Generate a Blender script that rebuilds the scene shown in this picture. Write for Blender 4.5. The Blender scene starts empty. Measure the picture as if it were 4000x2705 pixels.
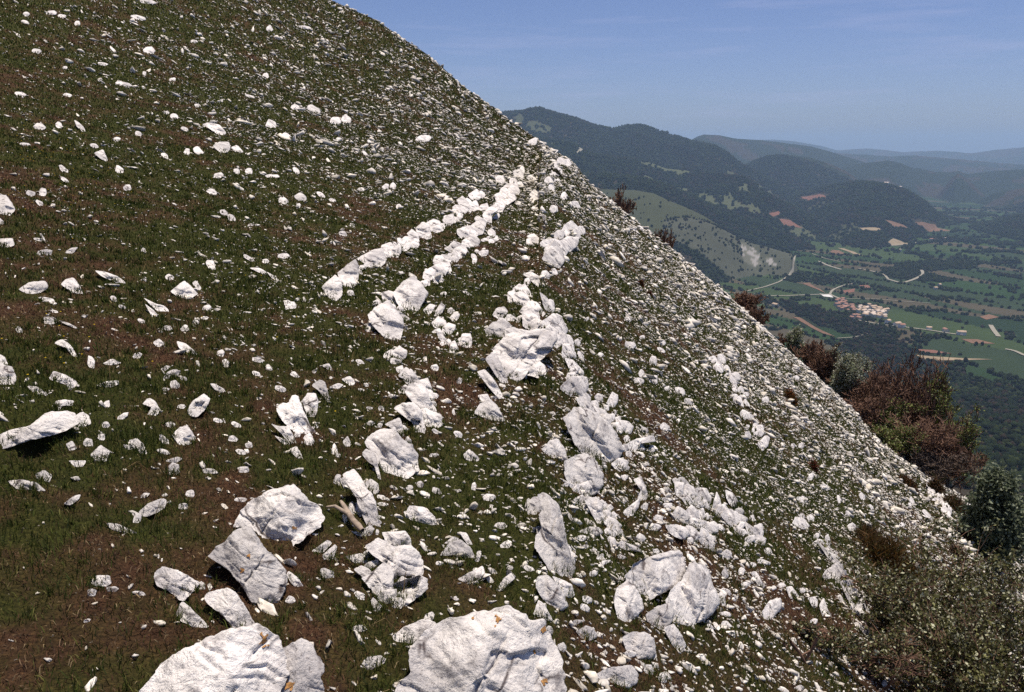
import bpy, bmesh, math, random
import numpy as np
from mathutils import Vector
random.seed(7)
RNG = np.random.default_rng(11)
C = bpy.context.scene.collection
TAU = 2 * math.pi

# ------------------------------------------------------------------ camera model (photo measured on a 1024 x 692 frame)
F_PX, CX, CY = 796.0, 512.0, 346.0
PITCH = math.radians(14.1)
SP, CP = math.sin(PITCH), math.cos(PITCH)

def ray(px, py):
    """direction (unnormalised, forward depth 1) of a point of the photograph"""
    u = (np.asarray(px, float) - CX) / F_PX
    v = (CY - np.asarray(py, float)) / F_PX
    return np.stack([u, CP + v * SP, -SP + v * CP], -1)

def az_slope(px, py):
    d = ray(px, py)
    r = np.hypot(d[..., 0], d[..., 1])
    return np.arctan2(d[..., 0], d[..., 1]), d[..., 2] / r

# ------------------------------------------------------------------ noise
def _hash(i, j, k, seed):
    h = (i * 374761393 + j * 668265263 + k * 2147483647 + seed * 974634541) & 0xFFFFFFFF
    h = ((h ^ (h >> 13)) * 1274126177) & 0xFFFFFFFF
    h = ((h ^ (h >> 16)) * 2246822519) & 0xFFFFFFFF
    return ((h ^ (h >> 15)) & 0xFFFFFF) / float(0xFFFFFF)

def vnoise(p, seed=0):
    """value noise in -1..1 of points (n,3)"""
    p = np.asarray(p, float)
    i = np.floor(p).astype(np.int64)
    f = p - i
    f = f * f * f * (f * (f * 6 - 15) + 10)
    out = 0
    for dx in (0, 1):
        wx = f[:, 0] if dx else 1 - f[:, 0]
        for dy in (0, 1):
            wy = f[:, 1] if dy else 1 - f[:, 1]
            for dz in (0, 1):
                wz = f[:, 2] if dz else 1 - f[:, 2]
                out = out + wx * wy * wz * _hash(i[:, 0] + dx, i[:, 1] + dy, i[:, 2] + dz, seed)
    return out * 2 - 1

def fbm(p, octaves=4, seed=0, gain=.5, lac=2.03):
    p = np.asarray(p, float)
    a, s, t = 1.0, 0, 0
    for o in range(octaves):
        s = s + a * vnoise(p, seed + o * 17)
        t += a
        a *= gain
        p = p * lac + 3.7
    return s / t

def fbm2(x, y, octaves=4, seed=0, gain=.5):
    sh = np.shape(x)
    p = np.stack([np.ravel(x), np.ravel(y), np.full(np.size(x), .37)], -1)
    return fbm(p, octaves, seed, gain).reshape(sh)

def sstep(a, b, x):
    t = np.clip((np.asarray(x, float) - a) / (b - a), 0, 1)
    return t * t * (3 - 2 * t)

# ------------------------------------------------------------------ mesh helpers
def link(o):
    C.objects.link(o)
    return o

def mesh_np(name, verts, faces, mats, parent=None, smooth=False, col=None, mat_index=None, corner_n=None):
    """faces: (m,3) or (m,4) int array, or list of such"""
    me = bpy.data.meshes.new(name)
    verts = np.ascontiguousarray(verts, np.float32)
    fl = faces if isinstance(faces, list) else [faces]
    fl = [np.asarray(f, np.int32) for f in fl if len(f)]
    nl = sum(f.size for f in fl)
    nf = sum(len(f) for f in fl)
    me.vertices.add(len(verts))
    me.vertices.foreach_set('co', verts.ravel())
    me.loops.add(nl)
    me.loops.foreach_set('vertex_index', np.concatenate([f.ravel() for f in fl]))
    me.polygons.add(nf)
    sizes = np.concatenate([np.full(len(f), f.shape[1], np.int32) for f in fl])
    starts = np.concatenate([[0], np.cumsum(sizes)[:-1]]).astype(np.int32)
    me.polygons.foreach_set('loop_start', starts)
    if smooth:
        me.polygons.foreach_set('use_smooth', np.ones(nf, bool))
    if col is not None:
        ca = me.color_attributes.new('tint', 'FLOAT_COLOR', 'POINT')
        c4 = np.ones((len(verts), 4), np.float32)
        c4[:, :3] = col
        ca.data.foreach_set('color', c4.ravel())
    for m in (mats if isinstance(mats, (list, tuple)) else [mats]):
        me.materials.append(m)
    if mat_index is not None:
        me.polygons.foreach_set('material_index', np.asarray(mat_index, np.int32))
    me.update(calc_edges=True)
    me.validate()
    o = link(bpy.data.objects.new(name, me))
    if parent is not None:
        o.parent = parent
    return o

def tag(o, label=None, cat=None, group=None, kind=None):
    if label: o['label'] = label
    if cat: o['category'] = cat
    if group: o['group'] = group
    if kind: o['kind'] = kind
    return o

def empty(name, loc):
    o = bpy.data.objects.new(name, None)
    o.location = loc
    o.empty_display_size = .2
    return link(o)

def grid_faces(nr, nc, wrap=False):
    a = np.arange(nr * nc).reshape(nr, nc)
    if wrap:
        b = np.roll(a, -1, 1)
        q = np.stack([a[:-1], a[1:], b[1:], b[:-1]], -1)
    else:
        q = np.stack([a[:-1, :-1], a[1:, :-1], a[1:, 1:], a[:-1, 1:]], -1)
    return q.reshape(-1, 4)

# ------------------------------------------------------------------ materials
class NT:
    def __init__(self, name):
        self.m = bpy.data.materials.new(name)
        self.m.use_nodes = True
        self.t = self.m.node_tree
        self.b = self.t.nodes['Principled BSDF']
        self.out = self.t.nodes['Material Output']
    def n(self, typ, **kw):
        nd = self.t.nodes.new(typ)
        for k, v in kw.items():
            if hasattr(nd, k): setattr(nd, k, v)
            else: nd.inputs[k].default_value = v
        return nd
    def l(self, a, b): self.t.links.new(a, b)
    def pos(self):
        return self.n('ShaderNodeNewGeometry').outputs['Position']
    def noise(self, scale, detail=4, rough=.55, vec=None, dist=0):
        nd = self.n('ShaderNodeTexNoise')
        nd.inputs['Scale'].default_value = scale
        nd.inputs['Detail'].default_value = detail
        nd.inputs['Roughness'].default_value = rough
        nd.inputs['Distortion'].default_value = dist
        self.l(vec if vec is not None else self.pos(), nd.inputs['Vector'])
        return nd.outputs['Fac']
    def ramp(self, fac, stops):
        nd = self.n('ShaderNodeValToRGB')
        el = nd.color_ramp.elements
        while len(el) < len(stops): el.new(.5)
        for e, (p, c) in zip(el, stops):
            e.position = p
            e.color = (*c, 1) if len(c) == 3 else c
        self.l(fac, nd.inputs['Fac'])
        return nd.outputs['Color']
    def mix(self, fac, a, b, mode='MIX'):
        nd = self.n('ShaderNodeMix', data_type='RGBA', blend_type=mode)
        for s, v in ((0, fac), (6, a), (7, b)):
            if hasattr(v, 'links'): self.l(v, nd.inputs[s])
            elif s == 0: nd.inputs[s].default_value = v
            else: nd.inputs[s].default_value = (*v, 1)
        return nd.outputs[2]
    def bump(self, h, strength, dist, chain=None):
        nd = self.n('ShaderNodeBump')
        nd.inputs['Strength'].default_value = strength
        nd.inputs['Distance'].default_value = dist
        self.l(h, nd.inputs['Height'])
        if chain is not None: self.l(chain, nd.inputs['Normal'])
        return nd.outputs['Normal']
    def done(self, color=None, rough=.9, normal=None, spec=.2):
        if color is not None:
            if hasattr(color, 'links'): self.l(color, self.b.inputs['Base Color'])
            else: self.b.inputs['Base Color'].default_value = (*color, 1)
        self.b.inputs['Roughness'].default_value = rough
        self.b.inputs['Specular IOR Level'].default_value = spec
        if normal is not None: self.l(normal, self.b.inputs['Normal'])
        return self.m

def bw(lo, hi): return [(lo, (0, 0, 0)), (hi, (1, 1, 1))]

def mat_limestone(name, tone=1.0, lichen=True, warm=0.0):
    m = NT(name)
    big = m.noise(3.4, 6, .66, dist=.5)
    mid = m.noise(11.0, 7, .72, dist=.3)
    fine = m.noise(70.0, 5, .72)
    a = (.80 * tone, .76 * tone, .735 * tone)
    b = (.48 * tone, .455 * tone, .455 * tone)
    col = m.mix(m.ramp(big, bw(.46, .62)), a, b)
    col = m.mix(m.ramp(mid, bw(.55, .66)), col, (.30 * tone, .28 * tone, .285 * tone))
    pits = m.n('ShaderNodeMath', operation='MULTIPLY')
    m.l(m.ramp(fine, bw(.56, .64)), pits.inputs[0]); m.l(m.ramp(big, bw(.40, .60)), pits.inputs[1])
    col = m.mix(pits.outputs[0], col, (.22, .20, .20))
    if warm:
        col = m.mix(warm, col, (.62, .55, .42))
    if lichen:
        w = m.noise(6.0, 3, .5, dist=.6)
        w2 = m.noise(38.0, 3, .6)
        mul = m.n('ShaderNodeMath', operation='MULTIPLY')
        m.l(m.ramp(w, bw(.62, .67)), mul.inputs[0]); m.l(m.ramp(w2, bw(.54, .60)), mul.inputs[1])
        col = m.mix(mul.outputs[0], col, (.46, .21, .04))
    # thin fractures in two joint directions
    sep = m.n('ShaderNodeTexVoronoi', feature='DISTANCE_TO_EDGE')
    mp = m.n('ShaderNodeMapping'); mp.inputs['Scale'].default_value = (4.0, 2.2, 7.5); mp.inputs['Rotation'].default_value = (.4, .55, .2)
    wob = m.n('ShaderNodeMix', data_type='VECTOR'); wob.inputs[0].default_value = .05
    nv = m.n('ShaderNodeTexNoise'); nv.inputs['Scale'].default_value = 14; m.l(m.pos(), nv.inputs['Vector'])
    m.l(m.pos(), wob.inputs[4]); m.l(nv.outputs['Color'], wob.inputs[5])
    m.l(wob.outputs[1], mp.inputs['Vector']); m.l(mp.outputs['Vector'], sep.inputs['Vector'])
    sep.inputs['Scale'].default_value = 1.0
    gate = m.ramp(m.noise(5.0, 3, .6), bw(.50, .60))
    inv = m.n('ShaderNodeMath', operation='SUBTRACT'); inv.inputs[0].default_value = 1; m.l(m.ramp(sep.outputs['Distance'], bw(.006, .030)), inv.inputs[1])
    gm = m.n('ShaderNodeMath', operation='MULTIPLY'); m.l(inv.outputs[0], gm.inputs[0]); m.l(gate, gm.inputs[1])
    col = m.mix(gm.outputs[0], col, (.12, .10, .10))
    nb = m.bump(mid, .9, .035)
    nb = m.bump(fine, .45, .007, nb)
    nb = m.bump(gm.outputs[0], -.6, .02, nb)
    return m.done(col, .92, nb, .15)

def mat_tint(name, rough=.85, spec=.2, noise=0, trans=0):
    m = NT(name)
    a = m.n('ShaderNodeVertexColor', layer_name='tint').outputs['Color']
    if noise:
        nf = m.ramp(m.noise(noise, 4, .6), [(.3, (.65, .65, .65)), (.7, (1.3, 1.3, 1.3))])
        a = m.mix(1.0, a, nf, 'MULTIPLY')
    mm = m.done(a, rough, None, spec)
    if trans:
        tr = m.n('ShaderNodeBsdfTranslucent'); m.l(a, tr.inputs['Color'])
        mx = m.n('ShaderNodeMixShader'); mx.inputs[0].default_value = trans
        m.l(m.b.outputs[0], mx.inputs[1]); m.l(tr.outputs[0], mx.inputs[2])
        m.l(mx.outputs[0], m.out.inputs['Surface'])
    return mm

def mat_plain(name, col, var=.25, scale=20, rough=.85):
    m = NT(name)
    f = m.ramp(m.noise(scale, 4, .6), [(.3, tuple(c * (1 - var) for c in col)), (.7, tuple(c * (1 + var) for c in col))])
    return m.done(f, rough)

# ------------------------------------------------------------------ the hillside
PA, PB = .80, .028
_sil = np.array([(328, 0), (374, 20), (430, 57), (460, 84), (502, 115), (542, 143), (573, 163), (590, 185), (639, 225),
                 (722, 291), (775, 339), (855, 414), (881, 445), (925, 478), (974, 507), (1005, 545)], float)
_saz, _ssl = az_slope(_sil[:, 0], _sil[:, 1])
_spl = -PA * np.sin(_saz) + PB * np.cos(_saz)
_sd = _ssl - _spl
_saz2 = np.concatenate([[_saz[0] - .5, _saz[0] - .2], _saz, [_saz[-1] + .15, _saz[-1] + .5]])
_sd2 = np.concatenate([[0, _sd[0]], _sd, [_sd[-1], 0]])

PITS = []
def hill_z(x, y, rough=True):
    x = np.asarray(x, float); y = np.asarray(y, float)
    r = np.hypot(x, y) + 1e-6
    phi = np.arctan2(x, y)
    plane = (-PA * x + PB * y) / r
    RS = 60 - 25 * sstep(math.radians(-1), math.radians(12), phi)      # distance of the crest seen as skyline
    KR = 1.6 / RS ** 2
    far = plane + np.interp(phi, _saz2, _sd2) + 3.2 / RS
    near = np.where(plane > 0, .25 * plane, plane) + .012
    near = np.where(np.abs(phi) > 1.9, plane, near)
    t = np.clip(r / RS, 0, 1) ** 1.6
    t2 = np.where(plane > 0, t, np.clip(r / 25.0, 0, 1) ** 1.2)
    s = near + (far - near) * t2
    z = -1.6 + r * s - KR * r * r - .0016 * np.clip(r - RS, 0, None) ** 2 * (plane > -.25)
    z = z - .00035 * np.clip(r - RS, 0, None) ** 2 * (plane <= -.25)
    if rough:
        fade = sstep(.5, 3, r)
        z = z + .045 * fade * fbm2(x * 1.1, y * 1.1, 4, 3) + .020 * fade * sstep(22, 9, r) * fbm2(x * 5.2, y * 5.2, 3, 27)
        z = z + .10 * sstep(4, 10, r) * fbm2(x * .3, y * .3, 3, 9)
        z = z + .34 * sstep(16, 50, r) * fbm2(x * .10, y * .10, 4, 15)
        for px_, py_, R_, d_ in PITS:      # washed-out hollows under overhanging rocks
            z = z - d_ * sstep(1.0, .55, np.hypot(x - px_, y - py_) / R_)
    return z

def hit(px, py, rmax=140.0):
    """forward depth t at which the ray of a photo point meets the hillside (array in, array out)"""
    d = ray(np.atleast_1d(px), np.atleast_1d(py))
    rr = np.hypot(d[:, 0], d[:, 1])
    def gap(t): return hill_z(d[:, :1] * t, d[:, 1:2] * t) - d[:, 2:3] * t
    t = np.geomspace(.9, rmax, 80)[None] / rr[:, None]
    g = gap(t) > 0
    k = np.argmax(g, 1)
    ok = g.any(1)
    i = np.arange(len(d))
    k1 = np.maximum(k, 1)
    lo, hi = t[i, k1 - 1], t[i, k1]
    t2 = lo[:, None] + (hi - lo)[:, None] * np.linspace(0, 1, 14)[None]
    z = gap(t2)
    k = np.maximum(np.argmax(z > 0, 1), 1)
    f = z[i, k] / (z[i, k] - z[i, k - 1] + 1e-12)
    best = t2[i, k] * (1 - f) + t2[i, k - 1] * f
    return np.where(ok, best, np.nan)

def hill_normal(x, y):
    e = .25
    gx = (hill_z(x + e, y, False) - hill_z(x - e, y, False)) / (2 * e)
    gy = (hill_z(x, y + e, False) - hill_z(x, y - e, False)) / (2 * e)
    n = np.stack([-gx, -gy, np.ones_like(gx)], -1)
    return n / np.linalg.norm(n, axis=-1, keepdims=True)

def brownness(x, y):
    """0 = green turf .. 1 = dry brown patches"""
    b = fbm2(x * .9, y * .9, 3, 41) * .9 + fbm2(x * 3.1, y * 3.1, 3, 47) * .8
    r = np.hypot(x, y)
    b = b + .7 * fbm2(x * 8, y * 8, 2, 53)
    return np.clip(.25 + b * 1.05 - .12 * sstep(8, 20, r), 0, 1)

def build_hillside():
    dense = np.arange(-36.5, 36.6, .15)
    rest = np.arange(40, 321, 4.0)
    ph = np.radians(np.concatenate([dense, rest]))
    rr = np.concatenate([[.05, .3], np.geomspace(.6, 90, 430), np.geomspace(94, 900, 40)])
    R, P = np.meshgrid(rr, ph, indexing='ij')
    X, Y = R * np.sin(P), R * np.cos(P)
    Z = hill_z(X, Y)
    V = np.stack([X, Y, Z], -1).reshape(-1, 3)
    br = brownness(X, Y).ravel()
    green = np.array([.046, .050, .013]); brown = np.array([.080, .042, .025])
    col = green + (brown - green) * br[:, None]
    n = fbm2(X * 12, Y * 12, 3, 77).ravel()
    col = col * (1 + .35 * n[:, None])
    m = NT('turf_ground')
    a = m.n('ShaderNodeVertexColor', layer_name='tint').outputs['Color']
    g1 = m.ramp(m.noise(90, 5, .7), [(.3, (.35, .35, .35)), (.5, (.9, .9, .9)), (.72, (2.0, 1.9, 1.6))])
    a = m.mix(1.0, a, g1, 'MULTIPLY')
    peb = m.ramp(m.noise(36, 4, .62), bw(.68, .71))
    a = m.mix(peb, a, (.36, .32, .27))
    nb = m.bump(m.noise(60, 5, .7), 1.0, .03)
    mm = m.done(a, .95, nb, .1)
    f = grid_faces(len(rr), len(ph), wrap=True)
    o = mesh_np('hillside', V, f, mm, smooth=True, col=col)
    tag(o, kind='structure')
# ------------------------------------------------------------------ rocks: outlines measured on enlargements of the photograph
# region letter -> (x0, y0, scale) into the 1024 x 692 frame
S9, SK, SL = .147392, .110392, .099353
REG = dict(A=(0, 460.8, S9), B=(341.2, 460.8, S9), E=(341.2, 230.4, S9), D=(0, 230.4, S9), G=(0, 0, S9),
           H=(256, 76.8, S9), I=(512, 179.2, S9), J=(563.2, 409.6, S9), K=(256, 358.4, SK), L=(793.6, 384, SL), M=(793.6, 536.3, SL))
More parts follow.
